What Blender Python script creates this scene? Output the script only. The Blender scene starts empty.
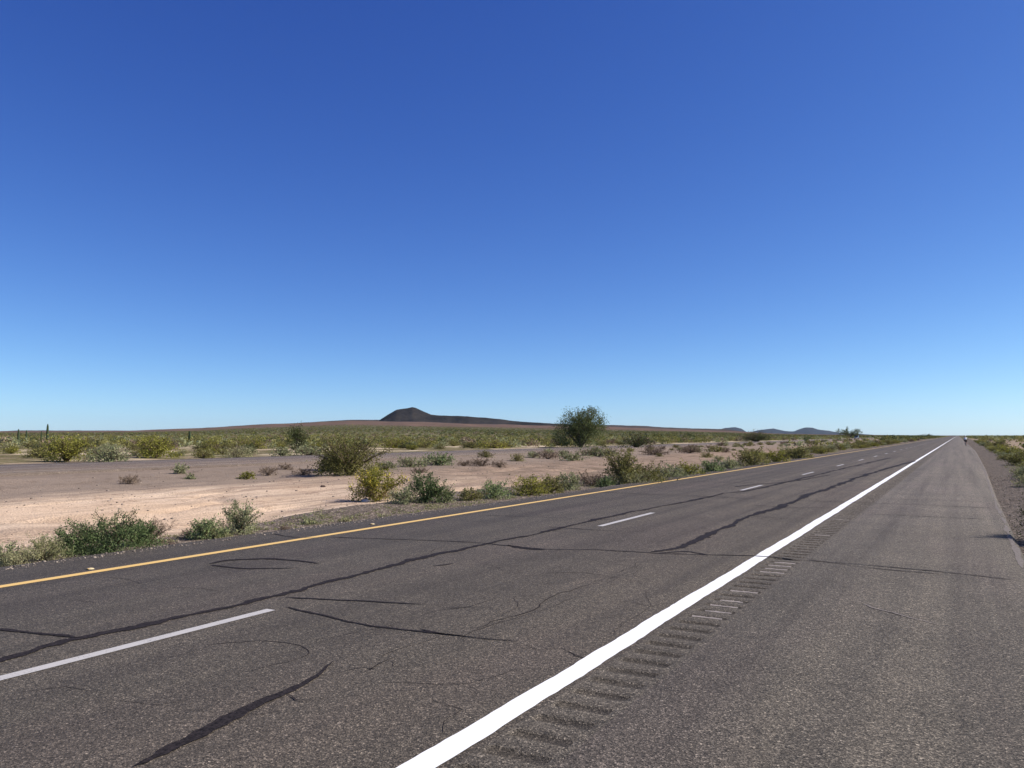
import bpy, math, random
import numpy as np
from mathutils import Vector, Matrix
R = math.radians
SC = bpy.context.scene
COL = SC.collection

# ------------------------------------------------------------------ camera
CAM_H, F, VPX, HY = 1.82, 800.0, 958.0, 435.3
PITCH = math.atan((HY - 384) / F)
YAW = math.atan((VPX - 512) / F * math.cos(PITCH))
VIEW = (-math.sin(YAW), math.cos(YAW))
cd = bpy.data.cameras.new('camera'); cam = bpy.data.objects.new('camera', cd); COL.objects.link(cam)
cam.location = (0, 0, CAM_H); cam.rotation_euler = (R(90) + PITCH, 0, YAW)
cd.sensor_width = 36; cd.lens = 36 * F / 1024; cd.clip_end = 60000; cd.clip_start = 0.05
SC.camera = cam

# ------------------------------------------------------------------ noise / terrain
def _hash(ix, iy, s):
    n = (ix * 374761393 + iy * 668265263 + s * 974711) & 0xffffffff
    n = ((n ^ (n >> 13)) * 1274126177) & 0xffffffff
    return ((n ^ (n >> 16)) & 0xffff) / 65535.0
def vnoise(x, y, s=0):
    x = np.asarray(x, float); y = np.asarray(y, float)
    ix = np.floor(x).astype(np.int64); iy = np.floor(y).astype(np.int64)
    fx = x - ix; fy = y - iy; fx = fx * fx * (3 - 2 * fx); fy = fy * fy * (3 - 2 * fy)
    a = _hash(ix, iy, s); b = _hash(ix + 1, iy, s); c = _hash(ix, iy + 1, s); d = _hash(ix + 1, iy + 1, s)
    return (a + (b - a) * fx) * (1 - fy) + (c + (d - c) * fx) * fy - 0.5
def fbm(x, y, s=0, o=4):
    r = 0; a = 1.0
    for k in range(o):
        r = r + a * vnoise(x * 2 ** k + 17 * k, y * 2 ** k + 5 * k, s + k); a *= .5
    return r
def sstep(a, b, x):
    t = np.clip((x - a) / (b - a), 0, 1); return t * t * (3 - 2 * t)

# road geometry measured along +Y (the direction of travel)
YEL = ([-60, 6000], [-10.13, -10.13])
LED = ([-60, 0, 6, 10, 14, 19.7, 41.7, 70, 6000], [-11.6, -11.6, -11.65, -11.5, -11.25, -11.0, -10.95, -10.95, -10.95])
RED = ([-60, 0, 13, 18, 28, 52, 110, 6000], [0.68, 0.70, 0.74, 0.77, 0.86, 1.2, 1.7, 1.7])
yel = lambda y: np.interp(y, *YEL)
led = lambda y: np.interp(y, *LED)
red = lambda y: np.interp(y, *RED)
FX0, FX1 = -51.0, -38.6           # far carriageway

# elevation (in photograph-free terms: metres of rise per metre away) of the far skyline by bearing west of the road
def az_of(px):
    return math.degrees(math.atan((VPX - 512) / F) - math.atan((px - 512) / F))
SKY_PTS = [(-400, 2.2), (0, 3.0), (130, 3.9), (200, 6.0), (260, 9.6), (300, 11.2), (350, 13.6), (378, 12.8), (430, 12.0), (480, 10.5),
           (530, 9.0), (560, 8.4), (600, 7.6), (650, 6.0), (700, 4.6), (735, 3.4), (770, 1.8), (830, .9), (958, .3), (1100, .5)]
_az = np.array([az_of(p) for p, e in SKY_PTS])[::-1]; _el = np.array([e / F for p, e in SKY_PTS])[::-1]
D0 = 4200.0
def height(x, y):
    x = np.asarray(x, float); y = np.asarray(y, float)
    r = np.hypot(x, y) + 1e-6
    az = np.degrees(np.arctan2(-x, y))
    el = np.interp(az, _az, _el, left=.0006, right=.003)
    H = CAM_H * sstep(300, 2500, r) * np.clip(el * 400, 0, 1) + el * D0 * (.16 * sstep(150, 1500, r) + .84 * sstep(1100, D0, r)) * (1 - sstep(D0 * 1.05, D0 * 1.7, r))
    H = H * sstep(60, 400, -x + 0) if True else H
    H = H + fbm(x / 260, y / 260, 9) * 9 * sstep(1300, 3200, r) * np.clip(el * 90, 0, 1) * (1 - sstep(D0 * .85, D0, r) * .8)
    # small relief off the road
    inroad = sstep(0, 3.0, np.maximum(led(y) - .8 - x, x - red(y) - .5))
    infar = sstep(0, 2.5, np.maximum(FX0 - .8 - x, x - FX1 - .8))
    rel = (fbm(x / 9, y / 9, 2) * .16 + fbm(x / 1.3, y / 1.3, 5, 3) * .05) * (1 - sstep(300, 900, r))
    rel = rel + fbm(x / 60, y / 60, 7) * .5 * sstep(55, 90, -x) * (1 - sstep(700, 1500, r))
    wash = -.28 * sstep(-12.5, -14.2, x + 1.7 * sstep(10, 17, y) + fbm(x / 6, y / 6, 21) * 1.0) * (1 - sstep(-29, -36, x))
    ch = fbm(x / 4.5, y / 14, 31, 3)                               # shallow erosion channels in the wash
    wash = wash - .10 * np.exp(-(ch / .06) ** 2) * sstep(-15.5, -17, x) * (1 - sstep(-26, -31, x))
    rside = -.12 * sstep(1.6, 4.0, x) 
    z = (rel + wash + rside) * inroad * infar - .035 - .07 * (1 - inroad) * sstep(-10, 0, 1.0)
    z = z - .05 * (1 - infar) - .25 * sstep(600, 3000, r) * np.clip(1 - el * 300, 0, 1)
    return z + H
def hz(x, y): return float(height(np.array([x]), np.array([y]))[0])

def at(px, py, flat=False):
    """ground point seen along a line of sight"""
    d = ((px - 512) / F, 1.0, -(py - 384) / F)
    yy = d[1] * math.cos(PITCH) - d[2] * math.sin(PITCH); zz = d[1] * math.sin(PITCH) + d[2] * math.cos(PITCH)
    X = d[0] * math.cos(YAW) - yy * math.sin(YAW); Y = d[0] * math.sin(YAW) + yy * math.cos(YAW)
    t = CAM_H / max(-zz, 1e-4)
    if not flat:
        ts = np.geomspace(2, 3500, 1600)
        below = (CAM_H + zz * ts) - height(X * ts, Y * ts) <= 0
        if below.any(): t = float(ts[np.argmax(below)])
        else: t = 2500.
        for _ in range(6):
            if t < 300 and zz < 0: t = (CAM_H - hz(X * t, Y * t)) / -zz
    return X * t, Y * t
def depth(x, y): return x * VIEW[0] + y * VIEW[1]

# ------------------------------------------------------------------ node helpers
def mat(name):
    m = bpy.data.materials.new(name); m.use_nodes = True
    nt = m.node_tree; b = nt.nodes['Principled BSDF']
    return m, nt, b
def N(nt, t, **kw):
    n = nt.nodes.new(t)
    for k, v in kw.items():
        if k in n.inputs.keys(): n.inputs[k].default_value = v
        else: setattr(n, k, v)
    return n
def L(nt, a, b): nt.links.new(a, b)
def noise(nt, vec, scale, detail=3, rough=.55, out='Fac'):
    n = N(nt, 'ShaderNodeTexNoise', Scale=scale, Detail=detail, Roughness=rough); L(nt, vec, n.inputs['Vector']); return n.outputs[out]
def ramp(nt, fac, stops, interp='LINEAR'):
    n = nt.nodes.new('ShaderNodeValToRGB'); n.color_ramp.interpolation = interp
    e = n.color_ramp.elements
    while len(e) > 1: e.remove(e[-1])
    e[0].position = stops[0][0]; e[0].color = c4(stops[0][1])
    for p, c in stops[1:]:
        q = e.new(p); q.color = c4(c)
    L(nt, fac, n.inputs['Fac']); return n.outputs['Color']
def c4(c):
    if isinstance(c, (int, float)): return (c, c, c, 1)
    return (*c, 1)
def mix(nt, fac, a, b, mode='MIX'):
    n = nt.nodes.new('ShaderNodeMix'); n.data_type = 'RGBA'; n.blend_type = mode
    for s, v in ((n.inputs[0], fac), (n.inputs[6], a), (n.inputs[7], b)):
        if hasattr(v, 'links') or hasattr(v, 'is_linked'): L(nt, v, s)
        elif isinstance(v, (tuple, list)): s.default_value = c4(v)
        elif s.type == 'RGBA': s.default_value = c4(v)
        else: s.default_value = v
    return n.outputs[2]
def mth(nt, op, a, b=0.0, clamp=False):
    n = nt.nodes.new('ShaderNodeMath'); n.operation = op; n.use_clamp = clamp
    for s, v in ((n.inputs[0], a), (n.inputs[1], b)):
        if isinstance(v, (int, float)): s.default_value = v
        else: L(nt, v, s)
    return n.outputs[0]
def mapr(nt, v, a, b, c=0.0, d=1.0):
    n = nt.nodes.new('ShaderNodeMapRange'); n.interpolation_type = 'SMOOTHSTEP'
    L(nt, v, n.inputs[0])
    for i, q in enumerate((a, b, c, d)): n.inputs[i + 1].default_value = q
    return n.outputs[0]
def vor(nt, P, sc):
    v = N(nt, 'ShaderNodeTexVoronoi', Scale=sc); L(nt, P, v.inputs['Vector'])
    sp = nt.nodes.new('ShaderNodeSeparateColor'); L(nt, v.outputs['Color'], sp.inputs[0]); return sp.outputs[0], v.outputs['Distance']
def pos(nt, scale=(1, 1, 1)):
    g = nt.nodes.new('ShaderNodeNewGeometry'); m = nt.nodes.new('ShaderNodeMapping'); m.inputs['Scale'].default_value = scale
    L(nt, g.outputs['Position'], m.inputs['Vector']); return m.outputs['Vector']
def bump(nt, b, h, strength, dist):
    n = N(nt, 'ShaderNodeBump'); n.inputs['Strength'].default_value = strength; n.inputs['Distance'].default_value = dist
    L(nt, h, n.inputs['Height']); L(nt, n.outputs['Normal'], b.inputs['Normal'])

# ------------------------------------------------------------------ materials
def asphalt(name, base, speck=1.0, dust_and_graze=(1.22, 1.20, 1.20), streak=True):
    m, nt, b = mat(name); P = pos(nt)
    g, gd = vor(nt, P, 105.0); g2, _ = vor(nt, P, 62.0)
    f = noise(nt, P, 140, 3, .7)
    stone = ramp(nt, g, [(0, .18), (.25, .6), (.55, .95), (.8, 1.2), (.93, 1.9), (1, 3.0)])
    stone2 = ramp(nt, g2, [(0, .66), (.6, 1.0), (.88, 1.15), (1, 1.8)])
    c = mix(nt, 1.0, base, stone, 'MULTIPLY')
    c = mix(nt, 1.0, c, stone2, 'MULTIPLY')
    c = mix(nt, 1.0, c, ramp(nt, f, [(.3, .6), (.5, 1.0), (.7, 1.35)]), 'MULTIPLY')
    c = mix(nt, 1.0 - speck, c, base)
    big = noise(nt, P, .7, 5, .6)
    # base colour lightens up the road, imitating how asphalt brightens at grazing view
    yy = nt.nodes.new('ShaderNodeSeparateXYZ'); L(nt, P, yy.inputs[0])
    graze_far = mapr(nt, mth(nt, 'ADD', yy.outputs['Y'], mth(nt, 'MULTIPLY', mth(nt, 'SUBTRACT', noise(nt, P, .25, 4, .6), .5), 12.)), 5., 32.)
    c = mix(nt, graze_far, c, mix(nt, 1.0, c, dust_and_graze, 'MULTIPLY'))
    c = mix(nt, 1.0, c, ramp(nt, big, [(.3, .86), (.5, 1.0), (.7, 1.12)]), 'MULTIPLY')
    if streak:                                          # long wear bands along the lane
        S = pos(nt, (2.2, .035, 1)); s = noise(nt, S, 1.0, 4, .6)
        c = mix(nt, 1.0, c, ramp(nt, s, [(.34, (.74, .73, .74)), (.5, (1, 1, 1)), (.66, (1.2, 1.19, 1.17))]), 'MULTIPLY')
        T = pos(nt, (.5, .12, 1)); s2 = noise(nt, T, 1.0, 3, .5)
        c = mix(nt, ramp(nt, s2, [(.5, 0.0), (.66, .5)]), c, mix(nt, 1.0, c, (1.02, .95, 1.02), 'MULTIPLY'))
    if name == 'rumble_asphalt':                        # darker in the milled hollows, lighter on the crests
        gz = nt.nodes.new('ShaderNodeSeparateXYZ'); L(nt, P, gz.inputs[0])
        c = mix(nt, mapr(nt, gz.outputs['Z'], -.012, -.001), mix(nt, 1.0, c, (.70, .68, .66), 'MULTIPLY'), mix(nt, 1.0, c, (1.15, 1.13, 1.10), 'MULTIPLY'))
    L(nt, c, b.inputs['Base Color']); b.inputs['Roughness'].default_value = .82
    b.inputs['Specular IOR Level'].default_value = .12
    b.inputs['Sheen Weight'].default_value = .035; b.inputs['Sheen Roughness'].default_value = .7; b.inputs['Sheen Tint'].default_value = (1, .9, .8, 1)
    hh = mth(nt, 'ADD', gd, mth(nt, 'MULTIPLY', f, .8))
    bump(nt, b, hh, .7, .006)
    return m
M = {}
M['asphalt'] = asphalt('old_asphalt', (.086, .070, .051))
M['shoulder'] = asphalt('shoulder_asphalt', (.086, .072, .055), dust_and_graze=(1.45, 1.45, 1.5))
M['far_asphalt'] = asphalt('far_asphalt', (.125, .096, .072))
def paint(name, col, wear):
    m, nt, b = mat(name); P = pos(nt)
    f = noise(nt, P, 60, 4, .7); f2 = noise(nt, P, 3, 3)
    k = mth(nt, 'ADD', mth(nt, 'ADD', mth(nt, 'MULTIPLY', f, .9), mth(nt, 'MULTIPLY', f2, .4)), mth(nt, 'MULTIPLY', vor(nt, P, 90.0)[0], .10))
    c = ramp(nt, k, [(.40 + wear, [x * .3 for x in col]), (.47 + wear, [x * .82 for x in col]), (.60 + wear, col)])
    L(nt, c, b.inputs['Base Color']); b.inputs['Roughness'].default_value = .6
    bump(nt, b, f, .3, .003); return m
M['white'] = paint('white_road_paint', (.84, .82, .78), .02)
M['dash'] = paint('worn_white_paint', (.47, .435, .39), .10)
M['yellow'] = paint('yellow_road_paint', (.72, .46, .14), .05)
M['farline'] = paint('pale_road_paint', (.6, .52, .43), .1)
def simple(name, col, rough=.7, spec=.3, var=.25, scale=20, metal=0, obj=True):
    m, nt, b = mat(name); tc = N(nt, 'ShaderNodeTexCoord'); f = noise(nt, tc.outputs['Object'], scale, 4, .6)
    c = mix(nt, 1.0, col, ramp(nt, f, [(.3, 1 - var), (.7, 1 + var)]), 'MULTIPLY')
    L(nt, c, b.inputs['Base Color']); b.inputs['Roughness'].default_value = rough; b.inputs['Specular IOR Level'].default_value = spec
    b.inputs['Metallic'].default_value = metal
    return m
M['tar'] = simple('crack_sealant_tar', (.024, .019, .018), .8, .08, .75, 45)
M['crackdark'] = simple('open_crack', (.025, .02, .018), .9, .1, .5, 12)
M['scuff'] = simple('pale_scuff', (.20, .17, .15), .9, .1, .5, 30)
def gravel_mat(name):
    m, nt, b = mat(name); P = pos(nt)
    v, _ = vor(nt, P, 14.0)
    c = mix(nt, 1.0, (.235, .19, .15), ramp(nt, v, [(0, .5), (.5, 1), (1, 1.6)]), 'MULTIPLY')
    L(nt, c, b.inputs['Base Color']); b.inputs['Roughness'].default_value = .95; b.inputs['Specular IOR Level'].default_value = .1
    return m
M['stone'] = gravel_mat('loose_stone')

def ground_mat():
    m, nt, b = mat('desert_ground'); P = pos(nt)
    sx = nt.nodes.new('ShaderNodeSeparateXYZ'); L(nt, P, sx.inputs[0]); X = sx.outputs['X']; Y = sx.outputs['Y']
    w = noise(nt, P, .22, 5, .6); w2 = noise(nt, P, 1.6, 4, .6)
    Xd = mth(nt, 'ADD', X, mth(nt, 'ADD', mth(nt, 'MULTIPLY', mth(nt, 'SUBTRACT', w, .5), 5.0), mth(nt, 'MULTIPLY', mth(nt, 'SUBTRACT', w2, .5), 1.1)))
    Xs = mth(nt, 'ADD', X, mth(nt, 'MULTIPLY', mth(nt, 'SUBTRACT', w2, .5), 1.3))
    grav = (.175, .145, .125); sand = (.59, .415, .27); sandb = (.65, .49, .345); pur = (.215, .165, .145); dirt = (.25, .185, .135)
    # streaks of the wash (tyre tracks and flow lines along the road)
    ST = noise(nt, pos(nt, (1.1, .10, 1)), 1.0, 5, .65)
    sandc = mix(nt, ramp(nt, ST, [(.41, 0.0), (.57, 1.0)]), (.31, .225, .16), sandb)
    RT = noise(nt, pos(nt, (5.0, .05, 1)), 1.0, 3, .5)              # wheel ruts running along the wash
    sandc = mix(nt, mth(nt, 'MULTIPLY', ramp(nt, RT, [(.50, 0.0), (.60, .65)]), ramp(nt, noise(nt, P, .16, 3, .5), [(.42, 0.0), (.55, 1.0)])), sandc, (.27, .20, .15))
    patch = noise(nt, P, .12, 4, .6)
    sandc = mix(nt, ramp(nt, patch, [(.42, 0.0), (.60, .65)]), sandc, sand)
    sandc = mix(nt, mapr(nt, mth(nt, 'ADD', Y, mth(nt, 'MULTIPLY', w, 20.)), 28., 50., 0., .95), sandc, mix(nt, ramp(nt, noise(nt, P, .5, 5, .7), [(.4, 0.0), (.6, 1.0)]), (.16, .115, .08), (.33, .235, .165)))
    # cobble / gravel speckle
    v, vd = vor(nt, P, 17.0); v2, _ = vor(nt, P, 42.0)
    sp = mix(nt, 1.0, ramp(nt, v, [(0, .5), (.5, .92), (.85, 1.2), (1, 2.0)]), ramp(nt, v2, [(0, .6), (.5, 1), (1, 1.5)]), 'MULTIPLY')
    gravc = mix(nt, 1.0, mix(nt, w2, (.115, .09, .07), (.19, .15, .115)), sp, 'MULTIPLY')
    purc = mix(nt, noise(nt, pos(nt, (.6, .08, 1)), 1.0, 4, .6), (.17, .13, .098), (.31, .235, .175))
    c = mix(nt, mapr(nt, mth(nt, 'ADD', Xs, mapr(nt, Y, 10., 17., 0., 1.8)), -13.0, -14.0), gravc, sandc)                     # verge -> wash
    c = mix(nt, mapr(nt, Xd, -25.5, -30.5), c, purc)                           # wash -> far embankment
    # desert plain beyond the far carriageway
    dz = mix(nt, ramp(nt, noise(nt, P, .05, 5, .6), [(.40, 0.0), (.6, 1.0)]), (.17, .13, .075), (.36, .27, .17))
    dz = mix(nt, ramp(nt, noise(nt, P, .35, 4, .7), [(.42, 0.0), (.54, .8)]), dz, (.10, .095, .035))
    bare = ramp(nt, noise(nt, P, .085, 4, .55), [(.50, 0.0), (.58, 1.0)])
    dz = mix(nt, bare, dz, mix(nt, w2, (.40, .31, .20), (.58, .47, .32)))
    dz = mix(nt, mapr(nt, X, -110., -75., 0.35, 1.0), mix(nt, .6, dz, (.12, .105, .05)), dz)
    c = mix(nt, mapr(nt, Xd, -52.0, -54.5), c, dz)
    scat = ramp(nt, mth(nt, 'MULTIPLY', noise(nt, P, 2.6, 4, .7), noise(nt, P, .5, 3, .6)), [(.27, 0.0), (.36, .6)])      # patches of dark pebbles and debris
    c = mix(nt, scat, c, mix(nt, 1.0, c, mix(nt, 1.0, sp, (.66, .62, .60), 'MULTIPLY'), 'MULTIPLY'))
    c = mix(nt, mapr(nt, X, .3, .8), c, mix(nt, 1.0, c, (.80, .82, .85), 'MULTIPLY'))
    # right-hand side
    c = mix(nt, mapr(nt, Xs, 4.6, 6.0), c, mix(nt, w, (.20, .15, .10), (.34, .25, .17)))
    # far slopes: olive scrub giving way to bare red-brown volcanic ground
    g = N(nt, 'ShaderNodeVectorMath', operation='LENGTH'); L(nt, P, g.inputs[0]); r = g.outputs['Value']
    fl = noise(nt, pos(nt, (1, 1, 0)), .012, 6, .65); fs = noise(nt, pos(nt, (1, 1, 0)), .06, 5, .75)
    ol = mix(nt, ramp(nt, fs, [(.42, 0.0), (.58, 1.0)]), (.075, .075, .028), (.125, .105, .05))
    rb = mix(nt, ramp(nt, fl, [(.35, 0.0), (.65, 1.0)]), (.085, .055, .04), (.17, .105, .07))
    rd = mth(nt, 'ADD', r, mth(nt, 'MULTIPLY', mth(nt, 'SUBTRACT', fl, .5), 1400.))
    far = mix(nt, mapr(nt, rd, 1700., 2500.), ol, rb)
    far = mix(nt, mapr(nt, rd, 3300., 3800.), far, mix(nt, fs, (.055, .043, .038), (.085, .064, .052)))
    far = mix(nt, mapr(nt, r, 6500., 8000.), far, (.09, .08, .06))
    c = mix(nt, mapr(nt, r, 250., 900.), c, far)
    L(nt, c, b.inputs['Base Color']); b.inputs['Roughness'].default_value = .97; b.inputs['Specular IOR Level'].default_value = .05
    hh = mth(nt, 'ADD', mth(nt, 'MULTIPLY', noise(nt, P, 4, 6, .7), 1.0), mth(nt, 'MULTIPLY', vd, .35))
    bump(nt, b, hh, .8, .07)
    return m
M['ground'] = ground_mat()

def leaf_mat(name, c1, c2, trans=.32, rnd=.35):
    m, nt, b = mat(name); nt.nodes.remove(b)
    tc = N(nt, 'ShaderNodeTexCoord'); oi = N(nt, 'ShaderNodeObjectInfo')
    f = noise(nt, tc.outputs['Object'], 5.0, 3, .7)
    geo = N(nt, 'ShaderNodeNewGeometry')
    k = mth(nt, 'ADD', mth(nt, 'MULTIPLY', f, .75), mth(nt, 'MULTIPLY', geo.outputs['Random Per Island'], .45))
    k = mth(nt, 'ADD', k, mth(nt, 'MULTIPLY', mth(nt, 'SUBTRACT', oi.outputs['Random'], .5), rnd))
    c = ramp(nt, k, [(.3, c1), (.85, c2)])
    d = N(nt, 'ShaderNodeBsdfDiffuse'); t = N(nt, 'ShaderNodeBsdfTranslucent'); mx = N(nt, 'ShaderNodeMixShader'); mx.inputs[0].default_value = trans
    L(nt, c, d.inputs['Color']); L(nt, c, t.inputs['Color']); L(nt, d.outputs[0], mx.inputs[1]); L(nt, t.outputs[0], mx.inputs[2])
    L(nt, mx.outputs[0], nt.nodes['Material Output'].inputs['Surface'])
    return m
M['green'] = leaf_mat('green_leaves', (.055, .085, .03), (.27, .32, .14))
M['grey'] = leaf_mat('grey_green_leaves', (.15, .165, .075), (.38, .38, .20))
M['olive'] = leaf_mat('olive_leaves', (.10, .098, .03), (.29, .265, .095))
M['lime'] = leaf_mat('yellow_green_leaves', (.13, .13, .02), (.33, .31, .07))
M['pale'] = leaf_mat('pale_weed_leaves', (.20, .20, .08), (.44, .41, .22))
M['dry'] = leaf_mat('dry_twigs', (.11, .075, .05), (.27, .20, .14), .1)
M['dark'] = leaf_mat('dark_tree_leaves', (.045, .056, .020), (.15, .17, .07))
M['flower'] = leaf_mat('yellow_flowers', (.55, .42, .04), (.75, .62, .12), .3)
M['straw'] = leaf_mat('straw_stalks', (.35, .26, .12), (.62, .52, .30), .2)
M['bark'] = simple('grey_bark', (.11, .085, .065), .9, .1, .4, 30)
M['twig'] = simple('shrub_stem', (.13, .095, .065), .9, .1, .4, 30)
M['cactus'] = simple('saguaro_skin', (.045, .065, .03), .8, .2, .3, 6)
M['rubber'] = simple('black_rubber', (.012, .012, .013), .7, .3, .3, 20)

# ------------------------------------------------------------------ mesh helpers
def mesh_np(name, V, faces_list):
    """V (n,3); faces_list: list of int arrays (m,k)"""
    me = bpy.data.meshes.new(name); V = np.asarray(V, np.float32)
    me.vertices.add(len(V)); me.vertices.foreach_set('co', V.ravel())
    loops = np.concatenate([f.ravel() for f in faces_list]).astype(np.int32)
    tot = np.concatenate([np.full(len(f), f.shape[1]) for f in faces_list]).astype(np.int32)
    st = np.concatenate([[0], np.cumsum(tot)[:-1]]).astype(np.int32)
    me.loops.add(len(loops)); me.loops.foreach_set('vertex_index', loops)
    me.polygons.add(len(tot)); me.polygons.foreach_set('loop_start', st); me.polygons.foreach_set('loop_total', tot)
    me.update(calc_edges=True); me.validate(); return me
def link(name, me, m=None, parent=None, loc=(0, 0, 0)):
    o = bpy.data.objects.new(name, me); COL.objects.link(o); o.location = loc
    if m is not None and me is not None and not me.materials: me.materials.append(m)
    if parent: o.parent = parent
    return o
def tag(o, label=None, cat=None, group=None, kind=None):
    if label: o['label'] = label
    if cat: o['category'] = cat
    if group: o['group'] = group
    if kind: o['kind'] = kind
    return o
def smooth(me):
    me.polygons.foreach_set('use_smooth', np.ones(len(me.polygons), bool)); me.update()
def ribbon(x0, x1, ys, z):
    """strip between x0(y) and x1(y)"""
    ys = np.asarray(ys, float); a = np.array([[x0(y), y, z] for y in ys]); b = np.array([[x1(y), y, z] for y in ys])
    V = np.concatenate([a, b]); n = len(ys); i = np.arange(n - 1)
    return V, np.stack([i, i + n, i + n + 1, i + 1], 1)
class MB:
    def __init__(s): s.v = []; s.f = {}; s.n = 0
    def add(s, V, F):
        V = np.asarray(V, float); F = np.asarray(F, int)
        s.v.append(V); s.f.setdefault(F.shape[1], []).append(F + s.n); s.n += len(V)
    def tube(s, pts, rad, k=6, cap=True):
        pts = [Vector(p) for p in pts]; rad = rad if hasattr(rad, '__len__') else [rad] * len(pts); V = []
        for i, p in enumerate(pts):
            t = (pts[min(i + 1, len(pts) - 1)] - pts[max(i - 1, 0)])
            t = t.normalized() if t.length > 1e-9 else Vector((0, 0, 1))
            u = t.cross(Vector((.13, .97, .2))).normalized(); w = t.cross(u)
            for j in range(k):
                a = 2 * math.pi * j / k; V.append(p + (u * math.cos(a) + w * math.sin(a)) * rad[i])
        F = [(i * k + j, i * k + (j + 1) % k, (i + 1) * k + (j + 1) % k, (i + 1) * k + j) for i in range(len(pts) - 1) for j in range(k)]
        s.add([tuple(v) for v in V], F)
        if cap:
            V2 = [tuple(v) for v in V[:k]] + [tuple(pts[0])] + [tuple(v) for v in V[-k:]] + [tuple(pts[-1])]
            s.add(V2, [((j + 1) % k, j, k) for j in range(k)] + [(k + 1 + j, k + 1 + (j + 1) % k, 2 * k + 1) for j in range(k)])
    def box(s, c, d, taper=1.0, rz=0):
        V = []
        for z in (-1, 1):
            for x, y in ((-1, -1), (1, -1), (1, 1), (-1, 1)):
                q = taper if z > 0 else 1.0; X = x * d[0] / 2 * q; Y = y * d[1] / 2 * q
                V.append((c[0] + X * math.cos(rz) - Y * math.sin(rz), c[1] + X * math.sin(rz) + Y * math.cos(rz), c[2] + z * d[2] / 2))
        s.add(V, [(3, 2, 1, 0), (4, 5, 6, 7), (0, 1, 5, 4), (1, 2, 6, 5), (2, 3, 7, 6), (3, 0, 4, 7)])
    def mesh(s, name):
        return mesh_np(name, np.concatenate(s.v), [np.concatenate(f) for f in s.f.values()])

# ------------------------------------------------------------------ ground sheet
def build_ground():
    rr = np.concatenate([np.linspace(.5, 6, 30), np.geomspace(6.2, 60, 300), np.geomspace(60.5, 500, 170), np.geomspace(510, 17000, 190)])
    az = np.concatenate([np.arange(-12, 68, .2), np.arange(68, 348, 2.0)]); az = np.radians(az)
    A, RR = np.meshgrid(az, rr); X = -np.sin(A) * RR; Y = np.cos(A) * RR
    Z = height(X, Y); nr, na = X.shape
    V = np.stack([X.ravel(), Y.ravel(), Z.ravel()], 1); V = np.concatenate([V, [[0, 0, -.1]]])
    i, j = np.meshgrid(np.arange(nr - 1), np.arange(na), indexing='ij'); j2 = (j + 1) % na
    Q = np.stack([i * na + j, (i + 1) * na + j, (i + 1) * na + j2, i * na + j2], -1).reshape(-1, 4)[:, ::-1]
    jj = np.arange(na); T = np.stack([np.full(na, nr * na), (jj + 1) % na, jj], 1)[:, ::-1]
    me = mesh_np('ground', V, [Q, T]); smooth(me)
    tag(link('ground', me, M['ground']), kind='structure')
build_ground()

# ------------------------------------------------------------------ roads
YS = np.concatenate([np.arange(-40, 0, 4), np.arange(0, 60, .5), np.geomspace(60, 5200, 60)])
RX0, RX1 = -2.50, -2.00                                        # rumble strip
def sheet(name, x0, x1, z, m, parent=None, ys=YS, skirt=(False, False)):
    V, Q = ribbon(x0, x1, ys, z); n = len(ys); parts = [Q]; Vs = [V]; base = len(V)
    for k, on in enumerate(skirt):
        if not on: continue
        e = V[k * n:(k + 1) * n].copy(); e[:, 2] = -.09; e[:, 0] += (-.10 if k == 0 else .10); Vs.append(e)
        i = np.arange(n - 1)
        q = np.stack([base + i, k * n + i, k * n + i + 1, base + i + 1], 1); parts.append(q if k == 0 else q[:, ::-1]); base += n
    me = mesh_np(name, np.concatenate(Vs), [np.concatenate(parts)])
    return link(name, me, m, parent)
road = tag(sheet('road', led, lambda y: RX0, 0.0, M['asphalt'], skirt=(True, False)), kind='structure')
# ragged edge noise of the pavement is in the edge strip below
shoulder = tag(sheet('road_shoulder', lambda y: RX1, red, 0.0, M['shoulder'], skirt=(False, True)), kind='structure')
# rumble strip: real milled grooves, one every 30 cm
def build_rumble():
    per = .305; y_end = 60.0
    rng = np.random.default_rng(4)
    prof = [(0, 0), (.08, 0), (.095, -.010), (.12, -.014), (.17, -.014), (.195, -.010), (.21, 0)]
    ys = []; zs = []
    k0 = int(-6 / per)
    for k in range(k0, int(y_end / per)):
        for a, z in prof: ys.append(k * per + a); zs.append(z)
    ys = np.array(ys); zs = np.array(zs)
    xs = [RX0, RX0 + .045, RX0 + .07, (RX0 + RX1) / 2, RX1 - .07, RX1 - .045, RX1]; kx = [0, 0, 1, 1.1, 1, 0, 0]
    V = np.array([[x, y, z * k] for x, k in zip(xs, kx) for y, z in zip(ys, zs)]); n = len(ys)
    V[:, 2] += rng.normal(0, .0008, len(V))
    Q = np.concatenate([np.stack([c * n + np.arange(n - 1), (c + 1) * n + np.arange(n - 1), (c + 1) * n + np.arange(1, n), c * n + np.arange(1, n)], 1) for c in range(len(xs) - 1)])
    link('rumble_strip', mesh_np('rumble_strip', V, [Q]), M['rumble'], road)
    V2, Q2 = ribbon(lambda y: RX0, lambda y: RX1, [ys[-1], 200, 900, 5200], 0.0)
    link('rumble_strip', mesh_np('rumble_strip', V2, [Q2]), M['asphalt'], road)
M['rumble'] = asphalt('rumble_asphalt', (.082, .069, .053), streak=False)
build_rumble()
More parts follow.
